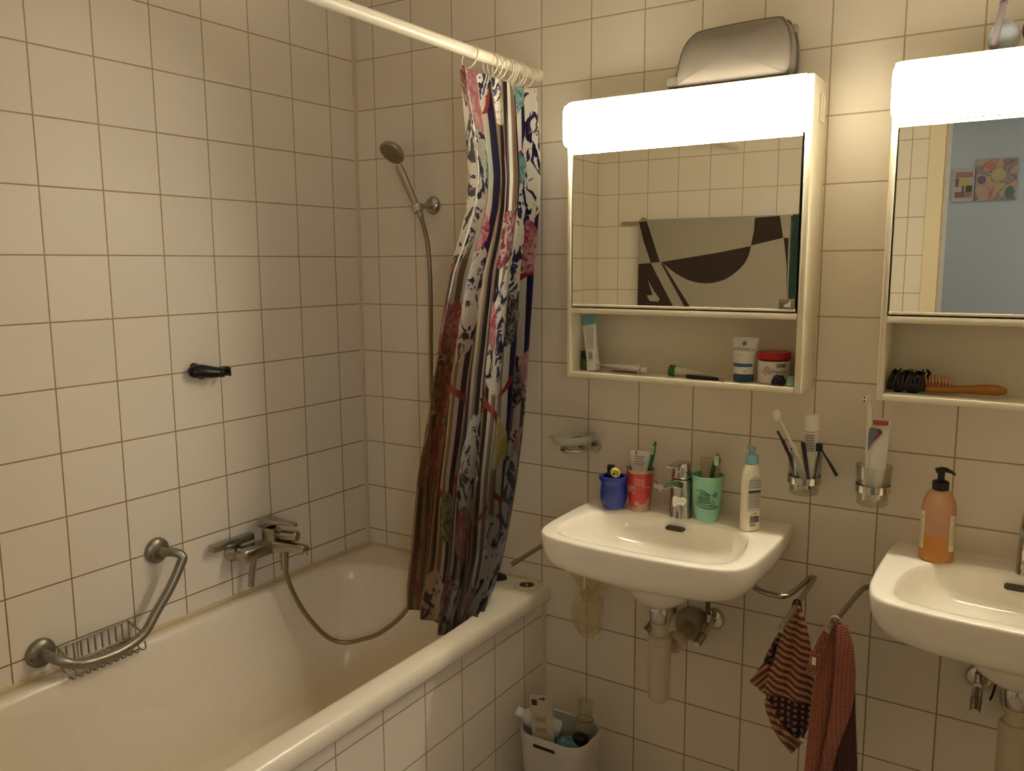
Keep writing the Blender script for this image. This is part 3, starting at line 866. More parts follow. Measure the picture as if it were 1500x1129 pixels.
# diffuser
df = MB()
rs = []
for x, k2 in ((CX0+.0005, .010), (CX0+.004, .003), (CX0+.010, 0), (CX1-.010, 0), (CX1-.004, .003), (CX1-.001, .010)):
    prof = []
    for (y, z) in [(-.100, 1.788), (CD-.004, 1.787), (CD-.020, 1.788), (CD-.030, 1.794), (CD-.034, 1.806), (CD-.035, 1.845), (CD-.033, 1.874), (CD-.026, 1.886), (CD-.014, 1.892), (CD-.004, 1.8928), (-.100, 1.8928)]:
        yy = y + (k2 if y < CD else 0); zz = z + (k2*.5 if z < 1.8 else (-k2*.5 if z > 1.88 else 0))
        prof.append(V((x, yy, zz)))
    rs.append(prof)
df.rings(rs, True, True, True)
part('light_diffuser', df, M_lamp, cab, 'glowing white light strip')
sw = part('light_switch', MB().box((CX1, -.062, 1.805), (CX1+.003, -.022, 1.866), .001), M_cab, cab)
part('rocker', MB().box((CX1+.003, -.054, 1.815), (CX1+.006, -.032, 1.858), .0015).cyl((CX1+.006, -.040, 1.836), (CX1+.0064, -.040, 1.836), .0012, seg=8), M_cab, sw)
CDX = .756
cab2 = copy_tree(cab, (CDX, 0, 0), 'white lit mirror cabinet above the right washbasin, hairbrush on its shelf')

# ------------------------------------------------------------------ pouch on the left cabinet
pc = thing('toiletry_bag', 'dark grey toiletry bag lying on top of the left cabinet', 'bag', (1.24, -.06, CZ1))
Mbag = mat('bag_fabric', '8a8176', .55, bump=.2, bscale=60.)
face = [(-.135, .012), (-.118, .004), (.10, .004), (.128, .012), (.134, .04), (.131, .085), (.118, .118), (.09, .130), (-.06, .126), (-.095, .116), (-.117, .090), (-.130, .045)]
fc2 = [(p.x, p.y) for p in catmull([(x, z, 0) for x, z in face], 6, True)]
rs = []
for y, s in ((-.012, .86), (-.018, .96), (-.035, 1.0), (-.085, 1.0), (-.100, .975), (-.108, .93), (-.112, .80), (-.115, .45), (-.1155, .05)):
    rs.append([V((1.240 + x*s, y, CZ1 + .0 + .066 + (z-.066)*s)) for x, z in fc2])
bag = part('bag_body', MB().rings(rs, True, True, True), Mbag, pc, smooth=60)
for v in bag.data.vertices:
    v.co.z = max(v.co.z, .001)
part('piping', MB().tube([V((1.240 + x*.985, -.0985, CZ1 + .066 + (z-.066)*.975)) for x, z in fc2], .0032, 8, closed=True), mat('bag_piping', '6b645b', .5), pc)
part('zip', MB().tube([V((1.240 + x*1.005, -.060, CZ1 + .066 + (z-.066)*1.004)) for x, z in fc2[8:]], .0035, 8), mat('bag_zip', '57524b', .5), pc)
part('side_tab', MB().box((1.345, -.072, CZ1+.100), (1.374, -.050, CZ1+.117), .003), Mbag, pc)
part('zip_pull', MB().box((1.086, -.108, CZ1+.006), (1.116, -.090, CZ1+.034), .006), mat('bag_tab', '777065', .5), pc, 'paler corner tab')

# gadget on the right cabinet
gd = thing('vanity_gadget', 'glossy pale blue dome with a dark bar across it on top of the right cabinet', 'gadget', (1.768, -.06, CZ1))
part('dome', MB().ball((1.770, -.060, CZ1+.034), (.029, .027, .033)), mat('dome_gloss', 'b4c3cf', .08, coat=.7), gd)
part('bar', MB().tube([(1.757, -.100, CZ1+.012), (1.761, -.100, CZ1+.04), (1.768, -.098, CZ1+.088)], .0078, 14, flat=.5).ball((1.757, -.100, CZ1+.012), (.0078, .004, .0078)).ball((1.768, -.098, CZ1+.088), (.0078, .004, .0078)), mat('bar_plastic', '857a7c', .45), gd)
gd2 = MB().tube([(1.826 + .022*math.cos(a), -.060, CZ1+.042 + .022*math.sin(a)) for a in [2*PI*i/28 for i in range(28)]], .0045, 10, closed=True)
gd2.cyl((1.826, -.060, CZ1), (1.826, -.060, CZ1+.020), .005)
solo('hair_loop', gd2, mat('loop_brown', '6d5138', .5), 'brown ring standing on the right cabinet beside the blue dome', 'ring', (1.826, -.06, CZ1))

# ------------------------------------------------------------------ shelf of the left cabinet
SZ = CZ0 + .0138
def tube_body(mb, base, top, r, w, up=None, n=10, flatdir=(0, 1, 0)):
    """toothpaste-like tube: round at base, flattened at top"""
    a, b = V(base), V(top)
    z = (b - a).normalized()
    y = V(flatdir) - z*V(flatdir).dot(z); y.normalize()
    x = y.cross(z)
    rs = []
    for i in range(n+1):
        t = i/n
        e = t**1.3
        rx = r + (w/2 - r)*e; ry = r*(1-e) + .0012*e
        rs.append([a + (b-a)*t + x*(rx*math.cos(2*PI*k/24)) + y*(ry*math.sin(2*PI*k/24)) for k in range(24)])
    mb.rings(rs, True, True, True)
    return x, y, z
# leaning white tube with blue band (flat end up)
t1 = thing('cream_tube', 'white cream tube with pale blue end leaning at the left of the left cabinet shelf', 'tube', (.872, -.07, SZ))
A, B = V((.884, -.070, SZ)), V((.863, -.066, 1.366))
dirT = (B - A).normalized()
mb = MB(); fx_, fy_, fz_ = tube_body(mb, A + dirT*.028, B - dirT*.026, .0165, .042)
Mtube = mat('tube_white', 'dcdad2', .35)
body = part('body', mb, Mtube, t1)
mb = MB(); rs = []
for q, w in ((.0, .0405), (1., .042)):
    p = B - dirT*.026 + dirT*.026*q
    ry = .0035*(1-q) + .001
    rs.append([p + fx_*(w/2*math.cos(2*PI*k/24)) + fy_*(ry*math.sin(2*PI*k/24)) for k in range(24)])
mb.rings(rs, True, True, True)
part('crimped_end', mb, mat('tube_teal', '6fa3ae', .4), t1, 'pale blue crimped end')
part('cap', MB().cyl(A, A + dirT*.028, .0185, .0175, 24, .002), Mtube, t1)
mb = MB()
def tf(a, c, off=.0175): return A + dirT*(.03 + c) - fy_*(off*(1 - c/.16)) + fx_*a
sgn = 1 if fy_.y > 0 else -1
def tfn(a, c):
    t = max(0, min(1, c/.088)); rr = .0165*(1 - t**1.3) + .0022
    return A + dirT*(.028 + c) + V((0, -1, 0))*rr + V((1, 0, 0))*a
for i in range(13):
    w = .010 + .008*random.random()
    c = .082 - i*.0042
    for seg in range(3):
        x0 = -.006 + seg*.007
        mb.face([(x0, c), (x0 + .0055*random.uniform(.6, 1), c), (x0 + .0055*random.uniform(.6, 1), c+.0014), (x0, c+.0014)], tfn)
for i in range(9):
    x0 = -.002 + i*.0013
    mb.face([(x0, .004), (x0 + .0007, .004), (x0 + .0007, .022), (x0, .022)], tfn)
part('printed_text', mb, M_grey, body)
# green bottle with black cap at far left
gbt = thing('small_bottle', 'small green bottle with black cap behind the leaning tube on the left cabinet shelf', 'bottle', (.854, -.062, SZ))
part('bottle', MB().cyl((.854, -.062, SZ), (.854, -.062, SZ+.030), .0118, bev=.002), mat('green_glass', '355c28', .2, coat=.3), gbt)
part('cap', MB().cyl((.854, -.062, SZ+.030), (.854, -.062, SZ+.050), .0118, bev=.001), M_black, gbt)
# lying white tube
t2 = thing('flattened_tube', 'squeezed white tube lying on the left cabinet shelf beside the leaning tube', 'tube', (.95, -.07, SZ))
mb = MB(); tube_body(mb, (1.020, -.075, SZ+.0125), (.897, -.070, SZ+.016), .0115, .034, flatdir=(0, .25, 1))
body = part('body', mb, mat('tube_silver', 'd2ccbe', .3), t2)
part('cap', MB().cyl((1.021, -.075, SZ+.0115), (1.036, -.0755, SZ+.0105), .0075, .0065, 16, .001), M_white, t2)
part('print_band', MB().box((.945, -.0885, SZ+.003), (1.015, -.0865, SZ+.0065), .0005), mat('print_maroon', '4a2230', .5), body, 'dark maroon print')
# lying green and white tube
t3 = thing('paste_tube', 'green and white tube lying in the middle of the left cabinet shelf', 'tube', (1.14, -.06, SZ))
mb = MB(); tube_body(mb, (1.112, -.070, SZ+.0135), (1.205, -.062, SZ+.006), .013, .020, flatdir=(0, .3, 1))
part('body', mb, mat('tube_cream', 'c9c2ae', .4), t3)
part('cap', MB().lathe([(.0138, .0), (.0145, .002), (.0140, .014), (.012, .018)], (1.096, -.0715, SZ+.0145), (1, .09, -.08), 22, True, True), mat('tube_green', '2c6b3a', .4), t3, 'green cap end')
sk = thing('makeup_pencil', 'thin black stick lying in front of the green and white tube', 'pencil', (1.20, -.095, SZ))
part('barrel', MB().cyl((1.150, -.096, SZ+.0055), (1.232, -.098, SZ+.0045), .005, .0042, 14, .001), M_black, sk)
part('tip', MB().cyl((1.232, -.098, SZ+.0045), (1.246, -.0985, SZ+.0042), .0034, .003, 12), mat('tip_pale', '9a9184', .4), sk, 'pale lettered tip')
# lotion tube
t4 = thing('lotion_tube', 'white lotion tube with blue band standing beside the red lidded jar', 'tube', (1.283, -.070, SZ))
mb = MB(); xx, yy, zz = tube_body(mb, (1.283, -.072, SZ+.018), (1.283, -.066, SZ+.104), .0235, .064)
body = part('body', mb, Mtube, t4)
def lt(a, c, e=.0006):
    t = max(0, min(1, (c-.018)/.086)); rr = .0235*(1 - t**1.3) + .0012*t**1.3
    rx = .0235 + (.032 - .0235)*t**1.3
    q = math.sqrt(max(0, 1 - (a/rx)**2))
    return V((1.283 + a, -.072 + .006*t - rr*q - e, SZ + c))
part('cap', MB().lathe([(.0225, 0), (.0235, .002), (.0235, .0175), (.022, .018)], (1.283, -.072, SZ+.0002), seg=28, cap0=True, cap1=True), mat('cap_petrol', '2b4a5c', .35), t4, 'petrol blue cap')
mb = MB()
rows_ = [[lt(-.0225 + .045*i/16, c) for i in range(17)] for c in (.036, .044)]
mb.rings(rows_, False)
part('blue_band', mb, mat('band_blue', '3d5c94', .4), body)
mb = MB().face([(.005*math.cos(2*PI*i/20), .090 + .005*math.sin(2*PI*i/20)) for i in range(20)], lt)
part('round_emblem', mb, mat('emblem_violet', '6f6a92', .5), body)
mb = MB().text('pHbalance', .0125, lambda x, y: lt(x - .002, .0735 + y))
mb.text('pH 5.5', .0055, lambda x, y: lt(x - .017, .0615 + y), 'LEFT')
for i, (c, w) in enumerate(((.0705, .026), (.055, .022), (.0515, .031), (.048, .026))):
    mb.face([(-.014, c), (-.014 + w, c), (-.014 + w, c+.0012), (-.014, c+.0012)], lt)
mb.face([(.004, .026), (.012, .025), (.012, .027), (.004, .028)], lt)
part('printed_text', mb, M_grey, body)
# jar
jr = thing('cream_jar', 'white jar with red lid at the right end of the left cabinet shelf', 'jar', (1.350, -.060, SZ))
Mjar = mat('jar_label', 'd8d2ca', .4)
body = part('body', MB().lathe([(.034, 0), (.0365, .003), (.0365, .050), (.034, .053)], (1.350, -.060, SZ+.0002), seg=36, cap0=True, cap1=True), Mjar, jr)
part('neck', MB().cyl((1.350, -.060, SZ+.052), (1.350, -.060, SZ+.058), .0345), M_dark, jr)
part('lid', MB().lathe([(.0375, 0), (.038, .002), (.038, .014), (.0360, .0165), (.0, .0168)], (1.350, -.060, SZ+.057), seg=36, cap0=True), mat('lid_red', 'b01a1a', .3), jr, 'red screw lid')
def jf(x, z, e=.0006, a0=math.radians(-62)):
    a = a0 + x/.0365
    return V((1.350 + (.0365+e)*math.cos(a), -.060 + (.0365+e)*math.sin(a), SZ + z))
mb = MB()
for i in range(8):
    mb.rings([[jf(-.003 + .024*j/8, .040) for j in range(9)], [jf(-.003 + .024*j/8, .048) for j in range(9)]], False)
    break
lb = part('black_label_box', mb, M_ink, body)
part('box_lettering', MB().text('ENZYM', .0075, lambda x, y: jf(x + .009, .0415 + y, .001)), Mjar, lb, 'pale lettering')
mb = MB().text('Premium', .0105, lambda x, y: jf(x + .006, .0265 + y)).text('beauty cream', .0038, lambda x, y: jf(x + .008, .0215 + y))
part('printed_text', mb, M_ink, body)
mb = MB()
for (x, z, r) in ((-.024, .036, .008), (-.030, .030, .006), (-.018, .028, .006), (-.026, .022, .003)):
    mb.face([(x + r*math.cos(2*PI*i/14)*random.uniform(.7, 1.1), z + r*math.sin(2*PI*i/14)*random.uniform(.7, 1.1)) for i in range(14)], jf)
part('floral_print', mb, mat('print_rose', 'b59c92', .5), body)
# dark hair tie and mint sliver
ht = MB()
for q in range(3):
    ht.tube([(1.374 + (.012 - q*.002)*math.cos(a), -.1045 + (.006)*math.sin(a) , SZ+.009 + q*.004 + .003*math.sin(3*a + q)) for a in [2*PI*i/24 for i in range(24)]], .0048, 10, closed=True)
solo('hair_tie', ht, mat('tie_navy', '14121f', .8, bump=.4, bscale=300.), 'dark navy hair tie in front of the red lidded jar', 'hair tie', (1.374, -.1045, SZ))
mc = MB().lathe([(.0, 0), (.010, 0), (.011, .006), (.007, .022), (.0, .024)], (1.399, -.098, SZ+.0002), seg=20)
solo('mint_cap', mc, mat('mint_plastic', '8fb5a4', .4), 'small mint cone at the right end of the left cabinet shelf', 'cap', (1.399, -.098, SZ))

# ------------------------------------------------------------------ shelf of the right cabinet
hc_ = thing('hair_claw', 'black hair claw clip at the left of the right cabinet shelf', 'hair clip', (1.635, -.070, SZ))
Mclaw = mat('claw_black', '0e0b0c', .25)
mb = MB()
mb.ball((1.650, -.074, SZ+.0225), (.026, .022, .022)).ball((1.622, -.070, SZ+.022), (.018, .018, .021))
for v in mb.bm.verts: v.co += V((random.uniform(-1, 1), random.uniform(-1, 1), random.uniform(-1, 1)))*.0022; v.co.z = max(v.co.z, SZ+.0003)
part('shell', mb, Mclaw, hc_)
tt = MB()
for i in range(9):
    x = 1.606 + i*.0080
    lean = .004*math.sin(i*2.1)
    tt.tube(catmull([(x, -.088, SZ+.010), (x+.001, -.096, SZ+.026), (x+.003+lean, -.090, SZ+.040), (x+.005+lean*2, -.080, SZ+.050+.004*math.sin(i*1.7))], 4), [.0062 - .0004*j for j in range(13)], 8)
    tt.tube(catmull([(x+.004, -.055, SZ+.012), (x+.004, -.050, SZ+.030), (x+.005-lean, -.060, SZ+.044), (x+.007, -.072, SZ+.047+.003*math.cos(i*2.3))], 4), [.0055 - .0003*j for j in range(13)], 8)
part('teeth', tt, Mclaw, hc_)
part('end_hook', MB().tube(catmull([(1.664, -.078, SZ+.034), (1.673, -.078, SZ+.036), (1.679, -.078, SZ+.042), (1.678, -.078, SZ+.050), (1.674, -.078, SZ+.052)], 4), .0028, 8), Mclaw, hc_)
part('pale_patch', MB().ball((1.614, -.092, SZ+.024), (.007, .003, .006)), mat('claw_pale', '8a7a68', .4), hc_, 'pale patch')  # pale oval spot set on the front of the claw
bh = thing('hairbrush', 'wooden hairbrush lying on the right cabinet shelf', 'hairbrush', (1.75, -.070, SZ))
Mwood = mat('brush_wood', 'a8702c', .35, var=.18, vscale=90.)
hb = []
for x, w, h, z in ((1.648, .016, .010, .013), (1.66, .036, .014, .013), (1.69, .046, .016, .013), (1.715, .042, .016, .013), (1.735, .028, .017, .014), (1.755, .021, .018, .0155), (1.785, .024, .022, .0175), (1.806, .024, .022, .0175), (1.819, .018, .016, .017), (1.8235, .008, .008, .017)):
    hb.append([V((x, -.068 + w/2*math.cos(a), SZ + z + h/2*math.sin(a))) for a in [2*PI*i/20 for i in range(20)]])
part('wooden_body', MB().rings(hb, True, True, True), Mwood, bh)
part('cushion', MB().ball((1.692, -.068, SZ+.019), (.032, .019, .008)), mat('cushion_rubber', '8a4f22', .5), bh, 'reddish bristle cushion')
bs_ = MB()
for i in range(10):
    for j in range(6):
        x = 1.664 + i*.0062; y = -.084 + j*.0062
        h = .019
        bs_.tube([(x, y, SZ+.022), (x + (x-1.692)*.12, y + (y+.068)*.35, SZ+.022+h)], [.0009, .0011], 6)
part('bristles', bs_, mat('bristle_wood', 'c99f68', .5), bh, 'pale wooden bristles')
solo('paper_card', MB().box((1.60, -.105, SZ+.0002), (1.775, -.088, SZ+.0018)), M_white, 'white card lying under the hairbrush', 'card', (1.69, -.097, SZ))

# ------------------------------------------------------------------ things on the left basin
DZ0 = .8688
cu1 = thing('tooth_mug', 'glossy dark blue mug at the left of the left washbasin', 'cup', (.964, -.108, DZ0))
Mblue = mat('mug_blue', '1c2e8a', .22, coat=.3)
part('mug_body', MB().lathe([(.0, 0), (.020, 0), (.0255, .003), (.0315, .014), (.0350, .028), (.0358, .042), (.0345, .058), (.0340, .066), (.0355, .073), (.0388, .079), (.0392, .083), (.0375, .087), (.032, .088), (.028, .086), (.026, .076), (.0, .072)], (.964, -.108, DZ0), seg=40), Mblue, cu1)
pt = thing('capped_tube', 'dark tube with a yellow cap sticking out of the blue mug', 'tube', (.964, -.108, DZ0+.073))
part('tube_body', MB().cyl((.955, -.103, DZ0+.0725), (.950, -.096, DZ0+.112), .0125, .010, 16, .002).cyl((.960, -.112, DZ0+.0735), (.962, -.120, DZ0+.098), .012, .010, 16), mat('dark_tube', '0d0f22', .4), pt)
part('cap', MB().lathe([(.0115, 0), (.0125, .002), (.0118, .016), (.0085, .017), (.008, .008), (.0, .008)], (.969, -.112, DZ0+.098), (.50, -.80, .05), 20, True), mat('cap_yellow', 'd9c875', .4), pt, 'yellow cap')

def red_cup_mat():
    k = NT('red_cup')
    co = k.coord()
    sp = k.n('ShaderNodeSeparateXYZ'); k.t.links.new(co, sp.inputs[0])
    nz = k.noise(co, 32., 2.)
    pale = k.math('MULTIPLY', k.math('GREATER_THAN', nz.outputs[0], .53), k.math('LESS_THAN', sp.outputs[2], .068))
    lower = k.rng(sp.outputs[2], .006, .016, 1, 0)
    top = k.math('GREATER_THAN', sp.outputs[2], .1015)
    m = k.math('MINIMUM', 1., k.math('ADD', k.math('ADD', pale, lower), top))
    k.put(k.b.inputs['Base Color'], k.mix(m, lin('b02a26'), lin('b89c84')))
    k.put(k.b.inputs['Alpha'], k.rng(m, 0, 1, 1., .72))
    k.b.inputs['Roughness'].default_value = .3
    return k.m
rc = thing('tooth_mug', 'red printed plastic cup between the blue mug and the faucet', 'cup', (1.027, -.085, DZ0))
cup = part('cup_body', MB().lathe([(.0, .001), (.025, .0), (.0275, .002), (.0355, .1085), (.0365, .110), (.0350, .110), (.0265, .004), (.0, .004)], (1.027, -.085, DZ0), seg=40), red_cup_mat(), rc)
def cyf(cxx, cyy, r0, r1, h, a0):
    def f(x, z, e=.0005):
        r = r0 + (r1-r0)*z/h + e
        a = a0 + x/((r0+r1)/2)
        return V((cxx + r*math.cos(a), cyy + r*math.sin(a), DZ0 + z))
    return f
rf = cyf(1.027, -.085, .0275, .0355, .11, math.radians(-66))
mb = MB()
for x0, z0, x1, z1 in ((-.010, .072, -.0075, .090), (-.010, .0875, -.001, .090), (-.0035, .072, -.001, .090), (.0025, .072, .005, .090), (.0025, .072, .0085, .0745), (.0085, .072, .011, .090)):
    mb.face([(x0, z0), (x1, z0), (x1, z1), (x0, z1)], rf)
part('printed_letters', mb, mat('print_pink', 'c8857a', .5), cup)
mb = MB()
tt1 = thing('toothpaste_tube', 'white toothpaste tube standing in the red cup', 'toothpaste', (1.020, -.080, DZ0+.006))
xx, yy, zz = tube_body(mb, (1.023, -.083, DZ0+.022), (1.020, -.072, DZ0+.152), .0155, .056)
body = part('body', mb, Mtube, tt1)
part('cap', MB().cyl((1.0232, -.0832, DZ0+.0045), (1.023, -.083, DZ0+.022), .0115, .0125), M_white, tt1)
mb = MB()
for i, (c, w) in enumerate(((.138, .030), (.132, .024), (.124, .030), (.118, .026))):
    mb.box((1.008, -.0795 - (0.152-c)*.1, DZ0+c), (1.008+w, -.0785 - (0.152-c)*.1, DZ0+c+.0014))
mb.box((1.009, -.0755, DZ0+.1415), (1.012, -.0745, DZ0+.1515))
part('printed_lines', mb, M_grey, body)
def toothbrush(label, a, b, name='toothbrush', m1=None, m2=None, head=False, loc=None):
    t = thing(name, label, 'toothbrush', a)
    a, b = V(a), V(b); d = b - a
    n = 14
    pr = [.0036, .0036, .0036, .0034, .0030, .0028, .0030, .0036, .0044, .0052, .0056, .0056, .0052, .0044, .003]
    pts = [a + d*(i/n) for i in range(n+1)]
    part('handle', MB().tube(pts, pr, 12, flat=.75), m1, t)
    return t
Mgreen = mat('brush_green', '1c5a2c', .35)
tb1 = toothbrush('dark green toothbrush standing handle up in the red cup', (1.036, -.092, DZ0+.008), (1.066, -.080, DZ0+.183), m1=Mgreen)
part('grip_pad', MB().tube([(1.0605, -.0865, DZ0+.150), (1.0645, -.0857, DZ0+.172)], [.0026, .0026], 10), mat('grip_mint', 'a9cdb2', .4), tb1, 'pale grip pad')

mn = thing('tooth_mug', 'mint green cup with a sketched building right of the left faucet', 'cup', (1.204, -.078, DZ0))
Mmint = mat('mug_mint', '86bda0', .4)
cup = part('cup_body', MB().lathe([(.0, 0), (.0225, 0), (.0265, .003), (.0305, .018), (.0325, .035), (.0385, .112), (.0405, .1145), (.0395, .116), (.0375, .1145), (.0315, .035), (.029, .018), (.0, .006)], (1.204, -.078, DZ0), seg=44), Mmint, mn)
def mfx(x, z, e=.0006):
    r = (.0325 + (z-.035)*.0779) if z > .035 else .0305 + (z-.018)*.118
    a = math.radians(-62) + x/.035
    return V((1.204 + (r+e)*math.cos(a), -.078 + (r+e)*math.sin(a), DZ0 + z))
def stroke(mb, pts, w=.0007):
    q = [V((x, z, 0)) for x, z in pts]
    if len(q) > 2: q = catmull(q, 4)
    elif len(q) == 2: q = [q[0].lerp(q[1], i/4) for i in range(5)]
    Ls, Rs = [], []
    for i in range(len(q)):
        d = (q[min(i+1, len(q)-1)] - q[max(i-1, 0)]).normalized()
        n = V((-d.y, d.x, 0))
        Ls.append(mfx(q[i].x + n.x*w, q[i].y + n.y*w)); Rs.append(mfx(q[i].x - n.x*w, q[i].y - n.y*w))
    mb.rings([Ls, Rs], False)
mb = MB()
stroke(mb, [(-.034, .076), (-.028, .082), (-.020, .0835), (-.010, .080), (.000, .073), (.0015, .070)])
for z in (.079, .076, .073): stroke(mb, [(-.024, z), (-.012, z - .001), (.000, z-.004)], .0005)
for z in (.066, .0625, .059, .0555, .052): stroke(mb, [(-.026, z+.002), (-.012, z), (.001, z-.001)], .0007)
for x in (-.022, -.017, -.012, -.007, -.002, .0015): stroke(mb, [(x, .074), (x, .048)], .0005)
stroke(mb, [(-.034, .070), (-.026, .064), (-.018, .058)])
stroke(mb, [(-.034, .064), (-.028, .058), (-.020, .051)])
stroke(mb, [(-.036, .056), (-.024, .049), (-.010, .045), (.004, .045), (.010, .047)], .0009)
stroke(mb, [(-.036, .050), (-.024, .042), (-.008, .038), (.010, .037), (.022, .039)], .0012)
stroke(mb, [(.004, .047), (.005, .054), (.009, .057), (.013, .053), (.013, .046), (.009, .041), (.005, .042), (.004, .047)], .0008)
stroke(mb, [(.008, .044), (.010, .048), (.009, .052)], .0006)
stroke(mb, [(.013, .040), (.018, .043), (.023, .041), (.022, .038)], .0012)
for x in (-.012, -.006, 0., .004): stroke(mb, [(x, .046), (x+.001, .039)], .0006)
for z, x0, x1 in ((.0755, .011, .020), (.0715, .005, .021), (.067, .009, .020)):
    n = 7
    stroke(mb, [(x0 + (x1-x0)*i/n, z + .002*i/n + (.0007 if i % 2 else -.0007)) for i in range(n+1)], .0008)
part('building_sketch', mb, mat('print_green', '24442f', .5), cup)
mb = MB()
tt2 = thing('toothpaste_tube', 'clear toothpaste tube with red print standing in the mint cup', 'toothpaste', (1.205, -.074, DZ0+.006))
tube_body(mb, (1.208, -.078, DZ0+.022), (1.205, -.062, DZ0+.155), .0165, .054)
body = part('body', mb, mat('tube_clear', 'b3a48e', .3), tt2)
part('cap', MB().cyl((1.2082, -.0782, DZ0+.0065), (1.208, -.078, DZ0+.022), .0115, .0125), M_white, tt2)
part('top_print', MB().box((1.182, -.0665, DZ0+.146), (1.214, -.0655, DZ0+.1535)), mat('print_salmon', 'cda598', .5), body, 'pink print at the crimp')
mb = MB()
for i in range(6): mb.box((1.216, -.0695 - i*.0006, DZ0+.145 - i*.005), (1.230, -.0688 - i*.0006, DZ0+.1462 - i*.005))
part('printed_lines', mb, M_white, body)
tb2 = toothbrush('dark green toothbrush standing bristles up in the mint cup', (1.200, -.090, DZ0+.008), (1.224, -.080, DZ0+.162), m1=Mgreen)
part('brush_head', MB().ball((1.2285, -.081, DZ0+.155), (.0072, .004, .016)), Mgreen, tb2)
part('bristles', MB().box((1.2225, -.0905, DZ0+.142), (1.2345, -.0835, DZ0+.168), .003).box((1.2235, -.0925, DZ0+.150), (1.2335, -.0835, DZ0+.160), .002), mat('bristle_mint', 'b9d5bd', .6), tb2, 'pale green bristles')

# lotion bottle
lo = thing('lotion_bottle', 'white pump lotion bottle with pale blue pump right of the mint cup', 'bottle', (1.318, -.098, DZ0))
Mlot = mat('lotion_white', 'ded5bd', .3)
rs = []
ca, sa = math.cos(math.radians(48)), math.sin(math.radians(48))
def lof(a, c, z, e=0.): return V((1.318 + a*ca - c*sa, -.098 + a*sa + c*ca, DZ0 + z))
for z, w, d, r in ((0, .038, .027, .011), (.003, .0445, .033, .013), (.06, .0445, .033, .013), (.115, .046, .033, .014), (.138, .044, .032, .014), (.150, .039, .030, .014), (.158, .032, .028, .013), (.161, .026, .026, .012)):
    rs.append([lof(a, c, z) for a, c in rrect(w, d, r)])
body = part('bottle_body', MB().rings(rs, True, True, True), Mlot, lo, smooth=50)
Mlb = mat('pump_blue', '7fb0b8', .35)
part('collar', MB().cyl(lof(0, 0, .1605), lof(0, 0, .183), .0155, .0150, 24, .002), Mlb, lo)
pm = MB().cyl(lof(0, 0, .183), lof(0, 0, .196), .0065).box((-.007, -.006, 0), (.012, .006, .0075), .002, M=Matrix.Translation(lof(0, 0, .195)) @ Matrix.Rotation(math.radians(158), 4, 'Z'))
part('pump_head', pm, Mlb, lo)
# back label faces the camera on the wide right side
lab = lambda a, z, e=.0006: lof(a*.86, -.0165 - e, z)
mb = MB().slab([(-.015, .128), (-.020, .118), (-.020, .052), (-.012, .050), (.019, .052), (.019, .120), (.012, .132), (.0, .136)], lambda a, z: lab(a, z, .0003), lambda a, z: lab(a, z, .0007))
lbl = part('back_label', mb, mat('label_pale', 'bdb6b0', .4), body)
mb = MB()
for i in range(13):
    z = .122 - i*.0052
    if 4 <= i <= 5: continue
    mb.face([(-.018, z), (.016 + .002*random.random(), z), (.016, z+.0021), (-.018, z+.0021)], lambda a, c: lab(a, c, .001))
mb.text('cream lotion', .006, lambda x, y: lab(x, .1245 + y, .001))
part('label_lines', mb, M_grey, lbl)
mb = MB().face([(-.019, .0945), (.018, .0945), (.018, .1000), (-.019, .1000)], lambda a, c: lab(a, c, .0012))
part('label_bar', mb, M_navy, lbl, 'dark bar on the label')
mb = MB()
xx = -.012
for i in range(13):
    w = random.choice((.0008, .0012, .0018)); mb.face([(xx, .022), (xx+w, .022), (xx+w, .038), (xx, .038)], lambda a, c: lab(a, c, .0005)); xx += w + .0009
mb.text('e 400', .007, lambda x, y: lab(x, .0415 + y, .0005))
for z, w in ((.018, .016), (.0135, .020)): mb.face([(-.012, z), (-.012+w, z), (-.012+w, z+.002), (-.012, z+.002)], lambda a, c: lab(a, c, .0005))
part('barcode', mb, M_navy, body)

# orange soap bottle on the right basin
so = thing('soap_bottle', 'half empty orange soap bottle with black pump on the right washbasin', 'bottle', (1.717, -.090, DZ0))
k = NT('soap_bottle_plastic')
co_ = k.coord(); sp0 = k.n('ShaderNodeSeparateXYZ'); k.t.links.new(co_, sp0.inputs[0])
lq = k.rng(sp0.outputs[2], .0585, .0600, 0, 1)
k.put(k.b.inputs['Base Color'], k.mix(lq, lin('b8792a'), lin('dbb494'))); k.b.inputs['Roughness'].default_value = .2
tp = k.n('ShaderNodeBsdfTransparent'); tp.inputs[0].default_value = lin('f6d9bd')
mx = k.n('ShaderNodeMixShader'); k.put(mx.inputs[0], k.rng(sp0.outputs[2], .058, .0605, .85, .42))
k.t.links.new(tp.outputs[0], mx.inputs[1]); k.t.links.new(k.b.outputs[0], mx.inputs[2]); k.t.links.new(mx.outputs[0], k.out.inputs[0])
Mpink = k.m
prof = [(.0, 0), (.030, 0), (.0335, .003), (.0335, .112), (.0315, .128), (.026, .143), (.019, .152), (.0145, .155)]
body = part('bottle_body', MB().lathe(prof, (1.717, -.090, DZ0), seg=40, sy=.82), Mpink, so)
part('soap_liquid', MB().lathe([(.0, .002), (.029, .002), (.0322, .005), (.0322, .059), (.0, .0592)], (1.717, -.090, DZ0), seg=40, sy=.81), mat('soap_orange', 'b8731f', .25), so, 'orange liquid soap')
part('collar', MB().lathe([(.0150, 0), (.0165, .002), (.0165, .018), (.0120, .021), (.0070, .022)], (1.717, -.090, DZ0+.153), seg=28, cap0=True, cap1=True), M_black, so)
